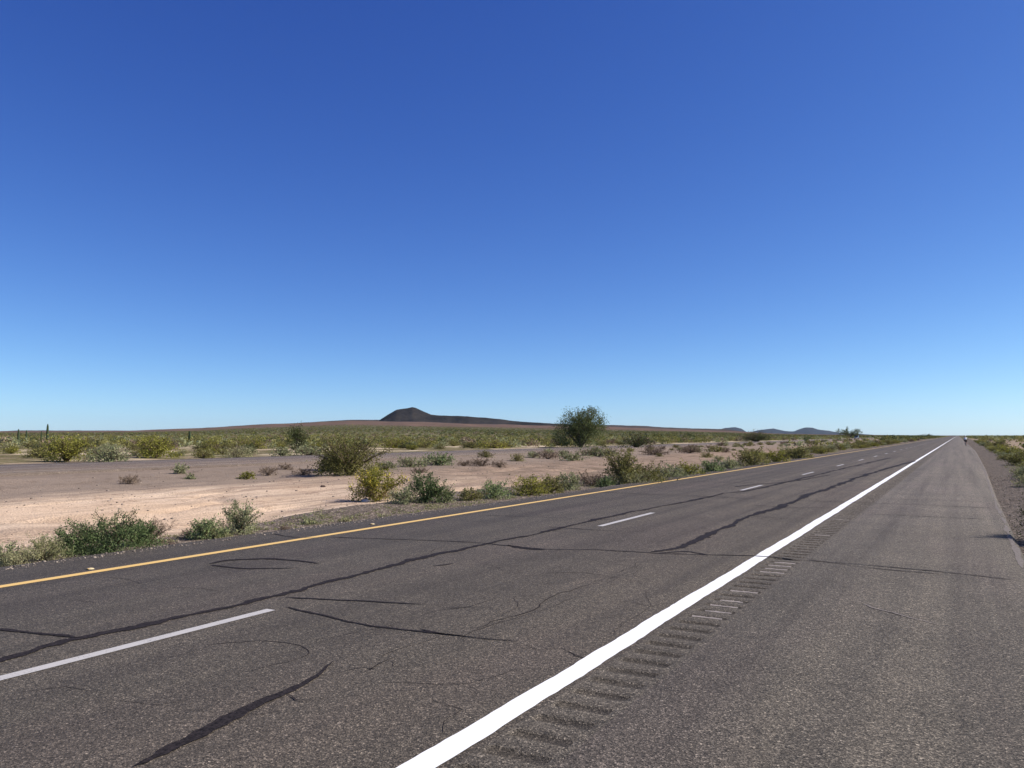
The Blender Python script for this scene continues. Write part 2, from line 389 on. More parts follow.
# sandy dust lying in some grooves
def dust_and_graze():
    mb = MB(); per = .305; rnd = random.Random(3)
    for k in range(20, 80):
        y = k * per; s = (7.9 < y < 8.95) or (10.7 < y < 12.2) or rnd.random() < .05
        if not s: continue
        x0 = RX0 + .08 + rnd.random() * .06; x1 = RX1 - .07 - rnd.random() * .05
        xs = np.linspace(x0, x1, 9); w = .028
        a = [(x, y + .155 + rnd.uniform(0, .015), -.0125) for x in xs]; b = [(x, y + .165 + w + rnd.uniform(-.012, .01), -.0055) for x in xs]
        mb.add(a + b, [(i, i + 1, i + 10, i + 9) for i in range(8)])
    link('groove_dust', mb.mesh('groove_dust'), M['dust_and_graze'], road)
M['dust_and_graze'] = simple('pale_dust', (.29, .25, .215), .9, .1, .3, 40)
dust_and_graze()
W = .093
sh = lambda c, d: (lambda y: c + d + .006 * math.sin(y * 1.3) + .004 * math.sin(y * 4.7) + .012 * float(vnoise(y * 9.0, d * 50 + 3, 12)))
link_white = sheet('edge_line', sh(-2.64, -W), sh(-2.64, W), .004, M['white'], road, ys=np.concatenate([np.arange(-4, 40, .06), np.geomspace(40, 5200, 60)]))
sheet('edge_line', lambda y: yel(y) - .08, lambda y: yel(y) + .08, .004, M['yellow'], road, ys=np.concatenate([np.arange(-20, 60, .5), np.geomspace(60, 5200, 50)]))
for k in range(-1, 40):
    y0 = 3.0 + 12.0 * k; ys = np.linspace(y0, y0 + 3.2, 14)
    xc = lambda y: -6.33 + .0 * y
    sheet('lane_dash', lambda y: xc(y) - .062, lambda y: xc(y) + .062, .004, M['dash'], road, ys=ys)
# pale broken rim of the shoulder asphalt
rn = lambda y: float(fbm(np.array([y * 1.7]), np.array([3.0]), 44, 3)[0])
EY = np.concatenate([np.arange(0, 60, .12), np.geomspace(60, 900, 60)])
sheet('pavement_rim', lambda y: red(y) - .035 + rn(y) * .05, lambda y: red(y) + .02 + rn(y + 50) * .06, .003, simple('pale_rim', (.17, .145, .125), .95, .1, .4, 25), shoulder, ys=EY)
# far carriageway
farroad = tag(sheet('far_road', lambda y: FX0, lambda y: FX1, .03, M['far_asphalt'], skirt=(True, True)), kind='structure')
sheet('edge_line', lambda y: -40.3 - .06, lambda y: -40.3 + .06, .036, M['farline'], farroad)
sheet('edge_line', lambda y: -48.0 - .07, lambda y: -48.0 + .07, .036, M['farline'], farroad)
for k in range(-4, 40):
    sheet('lane_dash', lambda y: -44.2, lambda y: -44.1, .036, M['farline'], farroad, ys=np.linspace(12.2 * k, 12.2 * k + 3, 3))

# sealed cracks: wandering bands of tar on the pavement
def crack(pts, w0, w1=None, m='tar', seed=0, z=.0065, name='crack_sealant', wob=1.0, world=False):
    w1 = w0 if w1 is None else w1
    g = pts if world else [at(*p, flat=True) for p in pts]; P = [Vector((x, y, 0)) for x, y in g]
    seg = [0]
    for a, b in zip(P, P[1:]): seg.append(seg[-1] + (b - a).length)
    T = seg[-1]; n = max(8, int(T / .025)); n = min(n, 2600)
    s = np.linspace(0, T, n); X = np.interp(s, seg, [p.x for p in P]); Y = np.interp(s, seg, [p.y for p in P])
    ker = np.ones(17) / 17                                            # round the corners of the polyline
    if n > 40:
        Xs = np.convolve(np.pad(X, 8, 'edge'), ker, 'valid'); Ys = np.convolve(np.pad(Y, 8, 'edge'), ker, 'valid'); X, Y = Xs, Ys
    dx = np.gradient(X); dy = np.gradient(Y); l = np.hypot(dx, dy) + 1e-9; nx, ny = -dy / l, dx / l
    off = fbm(s * .9, s * 0 + seed, 60, 4) * .10 * wob + fbm(s * 4, s * 0 + seed, 61, 3) * .03 * wob
    X += nx * off; Y += ny * off
    w = np.interp(s, [0, T], [w0, w1]) * (1 + fbm(s * 1.4, s * 0 + seed + 7, 62, 4) * .9) / 2
    wl = w * (1 + fbm(s * 9, s * 0 + seed + 3, 63, 4) * .8); wr = w * (1 + fbm(s * 9, s * 0 + seed + 9, 64, 4) * .8)
    env = np.minimum(1, np.minimum(s, T - s) / .25 + .08); wl = np.maximum(wl * env, .002); wr = np.maximum(wr * env, .002)
    w = np.maximum(w * np.minimum(1, np.minimum(s, T - s) / .15 + .15), .002)
    V = np.concatenate([np.stack([X - nx * wl, Y - ny * wl, np.full(n, z)], 1), np.stack([X + nx * wr, Y + ny * wr, np.full(n, z)], 1)]); i = np.arange(n - 1)
    Q = np.stack([i, i + n, i + n + 1, i + 1], 1)
    return link(name, mesh_np(name, V, [Q]), M[m], road)
CR = [
 ([(-60, 683), (0, 661), (90, 637), (150, 624), (225, 607), (280, 594), (384, 567), (488, 544), (560, 528.5), (630, 512), (686, 502), (724, 493.5), (747, 491), (780, 484), (800, 479), (850, 467), (890, 458)], .075, .15),
 ([(-60, 626), (0, 629), (40, 632), (88, 638)], .055, .03),
 ([(282, 596), (340, 600), (395, 604), (432, 605)], .035, .02),
 ([(284, 606), (330, 617), (380, 628), (430, 634), (480, 640), (522, 643)], .028, .02),
 ([(415, 630), (440, 635), (468, 638)], .05, .03),
 ([(208, 565), (225, 560), (270, 558.5), (300, 561), (322, 564)], .085, .08),
 ([(208, 565), (240, 569), (290, 568), (304, 567)], .06, .035),
 ([(330, 537), (420, 540), (480, 543), (540, 549), (600, 550), (650, 553), (700, 555), (760, 556), (800, 560)], .035, .04),
 ([(800, 560), (860, 565), (940, 572), (1024, 582)], .03, .03),
 ([(503, 545), (530, 550), (552, 550)], .08, .05),
 ([(650, 553), (677, 548.6), (710, 535), (733, 524), (752, 516), (776, 508.7), (797, 500), (809, 494), (828, 489), (856, 478), (885, 469), (915, 461)], .12, .20),
 ([(655, 553), (690, 551), (712, 556)], .05, .03),
 ([(128, 772), (180, 747), (240, 716), (290, 693), (320, 675), (335, 659)], .10, .02), ([(290, 693), (300, 700), (322, 698)], .02, .01), ([(240, 716), (262, 716), (280, 712)], .02, .01),
 ([(544, 527), (600, 530), (652, 532)], .03, .02),
 ([(270, 533), (295, 538), (322, 538)], .03, .02),
 ([(430, 567), (448, 565), (456, 563)], .03, .03),
 ([(480, 515), (560, 518), (620, 520)], .03, .02),
 ([(735, 487), (760, 484), (790, 482), (830, 475)], .10, .10), ([(752, 516), (775, 518), (800, 520)], .04, .03), ([(800, 559), (875, 569), (950, 575)], .02, .02),
 ([(745, 505), (800, 508), (850, 507)], .04, .03),
]
for i, (p, a, b_) in enumerate(CR): crack(p, a * 1.2, b_ * 1.2, seed=i * 3.1)
for i, (p, a) in enumerate([
 ([(465, 630), (490, 618), (520, 613), (550, 598), (580, 588), (600, 583)], .014), ([(556, 648), (566, 657), (590, 662), (606, 668)], .014),
 ([(340, 672), (360, 668), (372, 671), (385, 662), (400, 657)], .010), ([(610, 575), (640, 566), (655, 560)], .010), ([(160, 640), (185, 634), (205, 622)], .008),
 ([(470, 560), (520, 575), (560, 577)], .008), ([(20, 690), (70, 684), (110, 690)], .008), ([(500, 616), (512, 606), (508, 598)], .008), ([(385, 662), (392, 668), (410, 668)], .007), ([(600, 583), (620, 578), (650, 577)], .008), ([(700, 520), (730, 528), (760, 530)], .008), ([(520, 643), (540, 648), (556, 648)], .010), ([(432, 605), (450, 608), (480, 606), (500, 609)], .010), ([(150, 590), (190, 588), (230, 592)], .008), ([(120, 700), (160, 705), (185, 700)], .007), ([(60, 600), (100, 604)], .008), ([(620, 600), (650, 606), (668, 603)], .008), ([(590, 640), (640, 612), (650, 590)], .006)]):
    crack(p, a, a * .7, 'crackdark', seed=40 + i, name='open_crack', wob=1.6, z=.003)
for i, (p, a) in enumerate([([(866, 514), (930, 517), (1003, 520)], .03), ([(880, 499), (940, 500), (992, 502)], .03)]):
    crack(p, a, a, 'crackdark', seed=60 + i, name='shoulder_joint', wob=.5)
for i, (p, a, b_) in enumerate([([(838, 598), (852, 599)], .02, .02), ([(860, 603), (885, 611), (912, 618), (945, 627)], .03, .015), ([(842, 541), (858, 541.5)], .04, .03), ([(858, 603), (875, 604)], .015, .01)]):
    crack(p, a, b_, 'scuff', seed=80 + i, name='pale_scrape', z=.005)

def random_cracks():
    rng = np.random.default_rng(21)
    for k in range(34):                                   # hairline cracks, mostly across or diagonal to the lanes
        x = rng.uniform(-9.8, -3.0); y = 4.5 + 24 * rng.uniform(0, 1) ** 1.5; a = rng.choice([rng.normal(0, .35), rng.normal(1.2, .4)]); p = [(x, y)]
        for q in range(rng.integers(3, 8)):
            a += rng.normal(0, .55); x += math.cos(a) * rng.uniform(.15, .45); y += math.sin(a) * rng.uniform(.15, .45); p.append((min(max(x, -9.9), -2.8), y))
        crack(p, rng.uniform(.006, .013), .004, 'crackdark', seed=100 + k, name='open_crack', wob=.8, z=.003, world=True)
    for k, y in enumerate((23.5, 31.0, 40.0, 47.5, 61.0, 78.0, 96.0)):   # sealed transverse cracks farther up the road
        x0, x1 = rng.choice([-10.9, -9.6]), rng.choice([-6.4, -2.8, .9]); xs = np.linspace(x0, x1, 6)
        crack([(q, y + rng.normal(0, .12) - q * .05) for q in xs], .045, .04, seed=150 + k, world=True)
random_cracks()

# ------------------------------------------------------------------ plants
def leaf_quads(C, size, rng, aspect=.45, up=0.0):
    n = len(C); d = rng.normal(size=(n, 3)); d[:, 2] = d[:, 2] + up; d /= np.linalg.norm(d, axis=1)[:, None]
    e = rng.normal(size=(n, 3)); e -= (e * d).sum(1)[:, None] * d; e /= np.linalg.norm(e, axis=1)[:, None]
    s = (size * rng.uniform(.6, 1.4, n))[:, None]; d = d * s * .5; e = e * s * .5 * aspect
    V = np.stack([C - d, C - d * .1 + e, C + d, C - d * .1 - e], 1).reshape(-1, 3)
    Q = np.arange(4 * n).reshape(n, 4); return V, Q
def gen_branches(rng, Rr, H, nst, spread=1.0, upright=.0):
    """radiating stems with side twigs; returns list of (points, r0)"""
    br = []
    for i in range(nst):
        a = rng.uniform(0, 2 * np.pi); lean = (rng.uniform(.04, 1.0) ** (.5 + upright)) * spread
        rim = Rr * lean * rng.uniform(.75, 1.1) * (1 + .25 * np.sin(a * 2 + 1.3) + .15 * np.sin(a * 5))
        top = H * math.sqrt(max(1 - .86 * lean ** 2, .05)) * rng.uniform(.66, 1.08)
        n = 7; t = np.linspace(0, 1, n)[:, None]
        d = np.array([np.cos(a), np.sin(a)])
        p = np.zeros((n, 3)); p[:, :2] = d * (rim * t ** 1.25) + rng.normal(0, .03 * Rr, (n, 2)) * t + d * .04 * Rr
        p[:, 2] = (top * (t ** (.85 if lean < .6 else .7)))[:, 0]
        br.append(p)
        for k in range(rng.integers(2, 5)):
            q0 = p[rng.integers(2, 6)]; b2 = a + rng.normal(0, .9); ln = rng.uniform(.2, .42) * max(Rr, H * .7)
            tt = np.linspace(0, 1, 5)[:, None]; dd = np.array([np.cos(b2) * .7, np.sin(b2) * .7, rng.uniform(.25, 1.1)])
            br.append(q0 + dd * ln * tt + rng.normal(0, .015 * Rr, (5, 3)) * tt)
    return br
def stems_mesh(name, br, r0, k=3):
    mb = MB()
    for p in br:
        n = len(p); mb.tube(p, [r0 * (1 - .8 * i / (n - 1)) * (1 if n == 7 else .5) for i in range(n)], k, cap=False)
    return mb.mesh(name)
def plant_meshes(seed, Rr, H, leaf, cover=5.0, nst=None, spread=1.0, low=.15, aspect=.45, up=0.0, upright=0.0, spreadn=.04, clump=.5, fill=.55):
    rng = np.random.default_rng(seed); nst = nst or int(14 + 10 * Rr)
    br = gen_branches(rng, Rr, H, nst, spread, upright)
    n = int(cover * 2 * Rr * H * .8 / (leaf * leaf * aspect)); n = min(max(n, 60), 16000)
    L_ = np.array([np.linalg.norm(np.diff(p, axis=0), axis=1).sum() for p in br]); L_ = L_ * rng.uniform(1 - clump, 1 + clump, len(br)); L_ /= L_.sum()
    idx = rng.choice(len(br), n, p=L_); t = rng.uniform(0, 1, n) ** .75
    C = np.zeros((n, 3))
    for i, p in enumerate(br):
        k = idx == i; tt = t[k] * (len(p) - 1)
        for a in range(3): C[k, a] = np.interp(tt, np.arange(len(p)), p[:, a])
    K = int(26 + 16 * Rr); a_ = rng.uniform(0, 2 * np.pi, K); q_ = rng.uniform(.1, 1, K) ** .5; e_ = rng.uniform(0.0, 1, K) ** 1.5 * .9   # leafy clumps filling the mound down to the ground
    cc = np.stack([np.cos(a_) * q_ * Rr * .86 * np.sqrt(1 - e_ ** 2), np.sin(a_) * q_ * Rr * .86 * np.sqrt(1 - e_ ** 2), e_ * H * .82], 1)
    nn = int(n * fill); C[:nn] = cc[rng.integers(0, K, nn)] + rng.normal(0, 1, (nn, 3)) * [.13 * Rr, .13 * Rr, .11 * H]
    C += rng.normal(0, spreadn * (Rr + H) * .5, C.shape); C = C[C[:, 2] > H * low * rng.uniform(0, 1, len(C))]
    C[:, 2] = np.maximum(C[:, 2], .01)
    V, Q = leaf_quads(C, leaf, rng, aspect, up)
    return mesh_np('leaves', V, [Q]), stems_mesh('stems', br, max(.006, .012 * (Rr + H))), br, rng

STY = {  # style: leaf material, params
 'green': dict(m='green', cover=6.5, up=.8, upright=.2, low=.05), 'grey': dict(m='grey', cover=5, up=.8, low=.05),
 'olive': dict(m='olive', cover=6, low=.02, fill=.68), 'lime': dict(m='lime', cover=5, low=.05), 'pale': dict(m='pale', cover=4.0, up=1.2, aspect=.3, low=.0),
 'dry': dict(m='dry', cover=3.0, aspect=.2, up=.5, low=.0), 'dark': dict(m='dark', cover=4.5, low=.3)}
def dist_leaf(d, k=1.9): return min(max(k * d / F, .026), .22)
_seed = [100]
NAMES = {'green': 'green_shrub', 'grey': 'grey_green_shrub', 'olive': 'creosote_bush', 'lime': 'yellow_green_bush', 'pale': 'pale_weed', 'dry': 'dry_shrub', 'dark': 'dark_bush'}
def hero(px, py, wpx, hpx, style, label, cat='shrub', group=None, xy=None):
    _seed[0] += 1; sd = _seed[0]
    x, y = xy if xy else at(px, py); d = depth(x, y); z = hz(x, y)
    k = math.cos(math.atan((px - 512) / F)) if not xy else 1.0
    Rr = 1.17 * wpx * d / F / 2 * (k ** .8); H = 1.08 * hpx * d / F
    st = dict(STY[style]); m = st.pop('m')
    lv, sm, br, rng = plant_meshes(sd, Rr, H, dist_leaf(d), **st)
    root = link(NAMES[style], None, loc=(x, y, z - .02)); tag(root, label, cat, group)
    link('foliage', lv, M[m], root); link('stems', sm, M['twig'], root)
    return root, br, rng, Rr, H, d

# --- verge of the yellow line, left to right
hero(112, 552, 90, 35, 'green', 'largest dark green shrub on the gravel verge, nearest the left end of the yellow line')
hero(74, 553, 56, 27, 'green', 'dark green shrub pressed against the left flank of the largest verge shrub')
hero(150, 543, 46, 23, 'dry', 'brown tinged low shrub at the right foot of the largest dark green verge shrub')
hero(140, 545, 40, 26, 'green', 'smaller green shrub just right of the largest dark green verge shrub')
hero(44, 560, 48, 25, 'pale', 'pale yellow-green weed clump left of the largest dark green verge shrub')
hero(20, 566, 40, 19, 'pale', 'lowest pale weed clump closest to the yellow line at the left end')
hero(2, 564, 40, 24, 'grey', 'grey-green bush cut off by the left edge of the picture')
hero(205, 539, 36, 21, 'green', 'small round green shrub left of the tall grey-green tuft on the verge')
hero(188, 538, 20, 11, 'dry', 'dry brown twiggy weed between the largest green shrub and the tall grey-green tuft')
hero(240, 534, 42, 34, 'grey', 'tall upright grey-green tuft on the verge, halfway to the yellow-flowered shrub')
hero(218, 538, 30, 12, 'pale', 'whitish low weed at the foot of the tall grey-green tuft')
hero(309, 524, 18, 9, 'grey', 'lone small grey-green weed on bare gravel beside the yellow line')
hero(345, 522, 14, 6, 'pale', 'tiny pale weed on the gravel right of the lone small weed')
hero(286, 530, 12, 5, 'dry', 'tiny dry weed on the gravel left of the lone small weed')
# --- wash
hero(129, 484, 24, 10, 'dry', 'dry brown bush alone on the sand above the largest green shrub')
hero(180, 474, 18, 11, 'grey', 'small grey bush with a dark shadow on the embankment of the far carriageway')
hero(190, 479, 14, 6, 'grey', 'flat grey weed just below the small grey bush on the embankment')
hero(247, 480, 17, 9, 'lime', 'small yellow-green bush on the far side of the sand wash')
hero(268, 476, 22, 9, 'dry', 'dry brown bush immediately right of the small yellow-green wash bush')
hero(303, 475, 22, 7, 'dry', 'low brown bush halfway between the wash and the big olive creosote')
hero(286, 471, 18, 6, 'dry', 'flat brown scrub behind the two dry bushes of the wash')
hero(350, 475, 66, 41, 'olive', 'big olive creosote bush standing behind the yellow-flowered shrub')
hero(337, 472, 34, 24, 'olive', 'low left lobe bush beside the big olive creosote')
r_, br, rng, Rr, H, d = hero(377, 501, 46, 36, 'lime', 'yellow-flowered straw-coloured shrub in front of the big olive creosote')
pts = np.concatenate([p[-2:] for p in br]); n = 650
C = pts[rng.integers(0, len(pts), n)] + rng.normal(0, .05, (n, 3)); C[:, 2] = np.maximum(C[:, 2], .03)
V, Q = leaf_quads(C, .04, rng, .9); tag(link('flower_heads', mesh_np('flower_heads', V, [Q]), M['flower'], r_), kind='stuff')
n = 1400; C = pts[rng.integers(0, len(pts), n)] * rng.uniform(.3, .95, (n, 1)) + rng.normal(0, .04, (n, 3)); C[:, 2] = np.maximum(C[:, 2] * .7, .03)
V, Q = leaf_quads(C, .11, rng, .16, 1.0); tag(link('dry_stalks', mesh_np('dry_stalks', V, [Q]), M['straw'], r_), kind='stuff')
hero(404, 503, 30, 17, 'grey', 'dark grey low bush touching the right foot of the yellow-flowered shrub')
hero(425, 502, 44, 29, 'green', 'upright green bush second to the right of the yellow-flowered shrub')
hero(446, 502, 26, 14, 'grey', 'low grey bush right of the upright green bush')
hero(470, 500, 26, 13, 'olive', 'small olive bush in the gap of the verge bushes beside the yellow line')
hero(494, 498, 36, 16, 'green', 'low green mound, first of the three mounds before the grey one')
hero(530, 495, 38, 20, 'lime', 'yellow-green mound in the middle of the verge row')
hero(551, 493, 26, 19, 'olive', 'olive mound squeezed between the yellow-green mound and the grey one')
hero(569, 490, 24, 18, 'grey', 'pale grey feathery bush left of the brown twiggy one on the verge')
hero(592, 486, 30, 14, 'dry', 'reddish brown twiggy bush at the left foot of the tall olive verge bush')
hero(606, 487, 20, 10, 'green', 'low dark green weed under the left side of the tall olive verge bush')
hero(621, 484, 34, 38, 'olive', 'tallest olive bush of the verge row, standing between wash and road')
hero(645, 483, 50, 18, 'olive', 'wide olive mound directly right of the tallest verge bush')
hero(633, 485, 36, 13, 'pale', 'pale grassy clump in front of the tallest verge bush')
hero(672, 479, 34, 14, 'grey', 'grey-green mound left of the bright yellow-green one on the verge')
hero(691, 476, 30, 14, 'lime', 'bright yellow-green mound far along the verge row')
hero(712, 473, 26, 13, 'green', 'dark green mound right of the bright yellow-green one')
hero(730, 470, 24, 12, 'grey', 'small grey bush before the paired olive mounds')
hero(752, 466, 34, 18, 'olive', 'left one of the paired olive mounds where the verge row thickens')
hero(776, 463, 28, 13, 'lime', 'right one of the paired olive mounds where the verge row thickens')
hero(800, 459, 26, 13, 'olive', 'olive mound next after the paired mounds, closing the near verge row')
# --- median on the right half and behind the wash
hero(386, 470, 26, 9, 'grey', 'flat grey bush right behind the yellow-flowered shrub')
hero(412, 467, 30, 10, 'grey', 'grey bush on the median, third from the big creosote')
hero(438, 465, 34, 10, 'green', 'low green bush on the median right of the grey ones')
hero(420, 473, 18, 6, 'dry', 'small brown bush on the sand in front of the median bushes')
hero(464, 466, 18, 6, 'dry', 'small brown weed on the reddish median gravel')
hero(482, 466, 24, 8, 'dry', 'brown clump in the middle of the reddish median gravel')
hero(500, 467, 18, 6, 'dry', 'brown weed at the right end of the reddish median gravel')
hero(548, 459, 26, 9, 'dry', 'brownish bush in front and left of the large dark tree')
hero(572, 461, 26, 8, 'grey', 'grey-green bush in front of the large dark tree trunk')
hero(598, 457, 36, 8, 'grey', 'grey-green strip bush in front and right of the large dark tree')
hero(655, 455, 30, 7, 'dry', 'brown scrub on the median right of the tallest verge bush')
hero(690, 453, 30, 6, 'dry', 'brown scrub farther right on the median, above the yellow-green mound')
hero(716, 452, 22, 6, 'olive', 'olive scrub at the far right end of the median')
# --- beyond the far carriageway
hero(66, 463, 52, 27, 'lime', 'broad yellow-green bush beside the far carriageway below the tall saguaro')
hero(108, 463, 46, 18, 'grey', 'grey-green bush right of the broad yellow-green bush')
hero(156, 458, 46, 22, 'lime', 'bright yellow-green bush left of the short saguaro')
hero(212, 449, 22, 9, 'lime', 'small yellow-green bush right of the short saguaro')
hero(238, 458, 32, 11, 'pale', 'pale bush on the far roadside between the short saguaro and the dark tree')
hero(205, 458, 22, 8, 'grey', 'grey bush on the far roadside right under the short saguaro')
hero(282, 457, 24, 10, 'grey', 'grey bush on the far roadside below the small dark tree')
hero(310, 456, 34, 11, 'grey', 'wide grey bush between the small dark tree and the big creosote')
hero(636, 448, 30, 14, 'dark', 'dark green bush right of the large dark tree')
hero(756, 442, 30, 9, 'dark', 'dark bush under the distant blue mountains')
hero(250, 449, 40, 9, 'lime', 'flat yellow-green bush left of the small dark tree')
hero(395, 448, 30, 10, 'lime', 'yellow-green bush below the dark cone-shaped hill')
hero(495, 449, 34, 8, 'lime', 'bright yellow-green bush left of the large dark tree')

# --- right of the shoulder
hero(1036, 522, 62, 58, 'dark', 'dark bush added beside the shoulder, almost outside the right edge, to throw a shadow onto the asphalt', xy=(1.45, 17.4))  # bush stands in for the unseen thing that shadows the shoulder edge
hero(1000, 447, 18, 8, 'olive', 'small olive bush at the far right verge, first of the big ones beyond the cyclist')
hero(1010, 456, 26, 10, 'lime', 'yellow-green bush on the right verge, left neighbour of the olive one')
hero(1022, 466, 30, 13, 'olive', 'olive bush on the right verge between the yellow-green one and the picture edge')
hero(1034, 480, 40, 14, 'grey', 'grey-green bush cut off by the right edge of the picture')
hero(1036, 459, 34, 13, 'lime', 'yellow-green bush at the right edge, behind the grey-green cut-off bush')
# --- trees
def tree(px, py, wpx, hpx, label, seed, m='dark', cover=3.4, group=None, xy=None, name='desert_tree', nst=9, thick=1.0, low=.22):
    x, y = xy if xy else at(px, py); d = depth(x, y); z = hz(x, y); rng = np.random.default_rng(seed)
    Rr = wpx * d / F / 2; H = hpx * d / F
    root = link(name, None, loc=(x, y, z - .03)); tag(root, label, 'tree', group)
    tr = MB(); ends = []
    for i in range(nst):
        a = i * 2.4 + rng.uniform(-.3, .3); ln = rng.uniform(.25, .95); top = H * rng.uniform(.55, .92) * (1 - .28 * ln ** 2)
        n = 8; t = np.linspace(0, 1, n); p = np.zeros((n, 3))
        p[:, 0] = np.cos(a) * (Rr * .85 * ln * t ** 1.1) + np.cumsum(rng.normal(0, .02 * Rr, n)); p[:, 1] = np.sin(a) * (Rr * .85 * ln * t ** 1.1) + np.cumsum(rng.normal(0, .02 * Rr, n)); p[:, 2] = top * t ** .85
        p[0, :2] *= .2
        tr.tube(p, [.035 * H * thick * (1 - .85 * k / (n - 1)) for k in range(n)], 6)
        ends.append(p)
        for k in range(6):
            q = p[rng.integers(3, 8)]; v = rng.normal(size=3) * [1, 1, .7]; v[2] = abs(v[2]) + .15; v /= np.linalg.norm(v); ll = rng.uniform(.14, .30) * H
            pp = q + np.linspace(0, 1, 5)[:, None] * v * ll + rng.normal(0, .02 * H, (5, 3)) * np.linspace(0, 1, 5)[:, None]
            tr.tube(pp, [.010 * H * thick * (1 - .2 * k2) for k2 in range(5)], 4, cap=False); ends.append(pp)
    link('trunk', tr.mesh('trunk'), M['bark'], root)
    leaf = min(max(1.25 * d / F, .03), .25); n = int(min(cover * 2 * Rr * H / (leaf * leaf * .45), 26000))
    w = rng.uniform(.1, 1.6, len(ends)); w /= w.sum(); idx = rng.choice(len(ends), n, p=w); C = np.zeros((n, 3)); t = rng.uniform(.35, 1.08, n)
    for i, p in enumerate(ends):
        k = idx == i; tt = t[k] * (len(p) - 1)
        for a in range(3): C[k, a] = np.interp(tt, np.arange(len(p)), p[:, a])
    K = 60; a_ = rng.uniform(0, 6.283, K); q_ = rng.uniform(.1, 1, K) ** .4; e_ = rng.uniform(.06, .84, K)
    cc = np.stack([np.cos(a_) * q_ * Rr * np.sqrt(1 - e_ ** 3 * .6), np.sin(a_) * q_ * Rr * np.sqrt(1 - e_ ** 3 * .6), e_ * H], 1)
    nn = n // 2; C[:nn] = cc[rng.integers(0, K, nn)] + rng.normal(0, .06 * H, (nn, 3))
    C += rng.normal(0, .042 * H, C.shape) * [1, 1, .8]
    sk = rng.integers(0, 2, n) * (rng.uniform(0, 1, n) < .25); C[:, 2] -= sk * rng.uniform(0, .35, n) * H
    C = C[C[:, 2] > H * low * rng.uniform(.3, 1.2, len(C))]
    V, Q = leaf_quads(C, leaf, rng, .45, .3); link('crown', mesh_np('crown', V, [Q]), M[m], root)
    return root
tree(580, 448, 52, 42, 'largest dark green spreading tree standing alone on the plain', 23, cover=7.0, nst=15, low=.05)
tree(297, 450, 24, 25, 'small dark tree on the plain left of the big olive creosote', 12, cover=3.6, low=.1)
tree(849, 441, 26, 10, 'distant dark tree rising above the plain left of the road vanishing point', 13, cover=3.6, low=.1, xy=(-70.5, 640))
tree(928, 437, 14, 5, 'tiny far tree beside the end of the road, left of the cyclist', 14, cover=3.2, low=.1, xy=(-19.5, 620))

# --- scattered individual bushes (copies of a few prototypes) and the far scrub
PROTO = {}
for st, sizes in (('olive', 5), ('lime', 3), ('grey', 4), ('dry', 3), ('dark', 2), ('pale', 2)):
    PROTO[st] = []
    for k in range(sizes):
        s = dict(STY[st]); m = s.pop('m'); s['cover'] = min(s['cover'], 4.2)
        lv, sm, br, rng = plant_meshes(500 + k + 17 * len(PROTO), 1.0, 1.15, .13, **s)
        lv.materials.append(M[m]); sm.materials.append(M['twig']); PROTO[st].append((lv, sm))
placed = []
def scatter(x, y, Rr, H, st, label, group, rng, stems=True):
    lv, sm = PROTO[st][rng.integers(0, len(PROTO[st]))]
    z = hz(x, y)
    root = bpy.data.objects.new(NAMES[st], None); COL.objects.link(root); root.location = (x, y, z - .03)
    root.rotation_euler = (0, 0, rng.uniform(0, 6.28)); root.scale = (Rr, Rr * rng.uniform(.85, 1.15), H / 1.15)
    tag(root, label, 'shrub', group)
    a = bpy.data.objects.new('foliage', lv); COL.objects.link(a); a.parent = root
    if stems:
        b2 = bpy.data.objects.new('stems', sm); COL.objects.link(b2); b2.parent = root
rng = np.random.default_rng(77)
ADJ = {'olive': 'olive creosote bush', 'lime': 'yellow-green bush', 'grey': 'grey-green bush', 'dry': 'dry brown bush', 'dark': 'dark green bush', 'pale': 'pale straw-coloured weed'}
# verge row beside the yellow line, receding
y = 66.0
while y < 330:
    st = rng.choice(['olive', 'grey', 'lime', 'dry', 'pale'], p=[.38, .22, .22, .08, .10])
    x = led(y) - rng.uniform(1.3, 4.6); s = rng.uniform(.6, 1.15)
    scatter(x, y, s, s * rng.uniform(.8, 1.1), st, ADJ[st] + ' in the receding row beside the yellow line', 'bushes in the receding row beside the yellow line', rng)
    y += rng.uniform(.7, 2.0) * (1 + y / 300)
# right-hand verge
y = 25.0
while y < 330:
    st = rng.choice(['olive', 'grey', 'lime', 'pale'], p=[.36, .22, .30, .12])
    x = red(y) + rng.uniform(1.1, 3.6) + .006 * y; s = rng.uniform(.35, .8)
    scatter(x, y, s, s * rng.uniform(.7, 1.05), st, ADJ[st] + ' in the hedge-like row right of the road shoulder', 'bushes right of the road shoulder', rng)
    y += rng.uniform(.7, 1.9) * (1 + y / 200)
# median far along
for k in range(110):
    y = rng.uniform(55, 330); x = rng.uniform(-36, -17) if k % 2 else rng.uniform(-37, -32); st = rng.choice(['olive', 'grey', 'dry', 'pale'], p=[.3, .25, .35, .1]); s = rng.uniform(.4, 1.0)
    scatter(x, y, s, s * .85, st, ADJ[st] + ' on the median strip between the two carriageways', 'bushes on the median far along the road', rng)
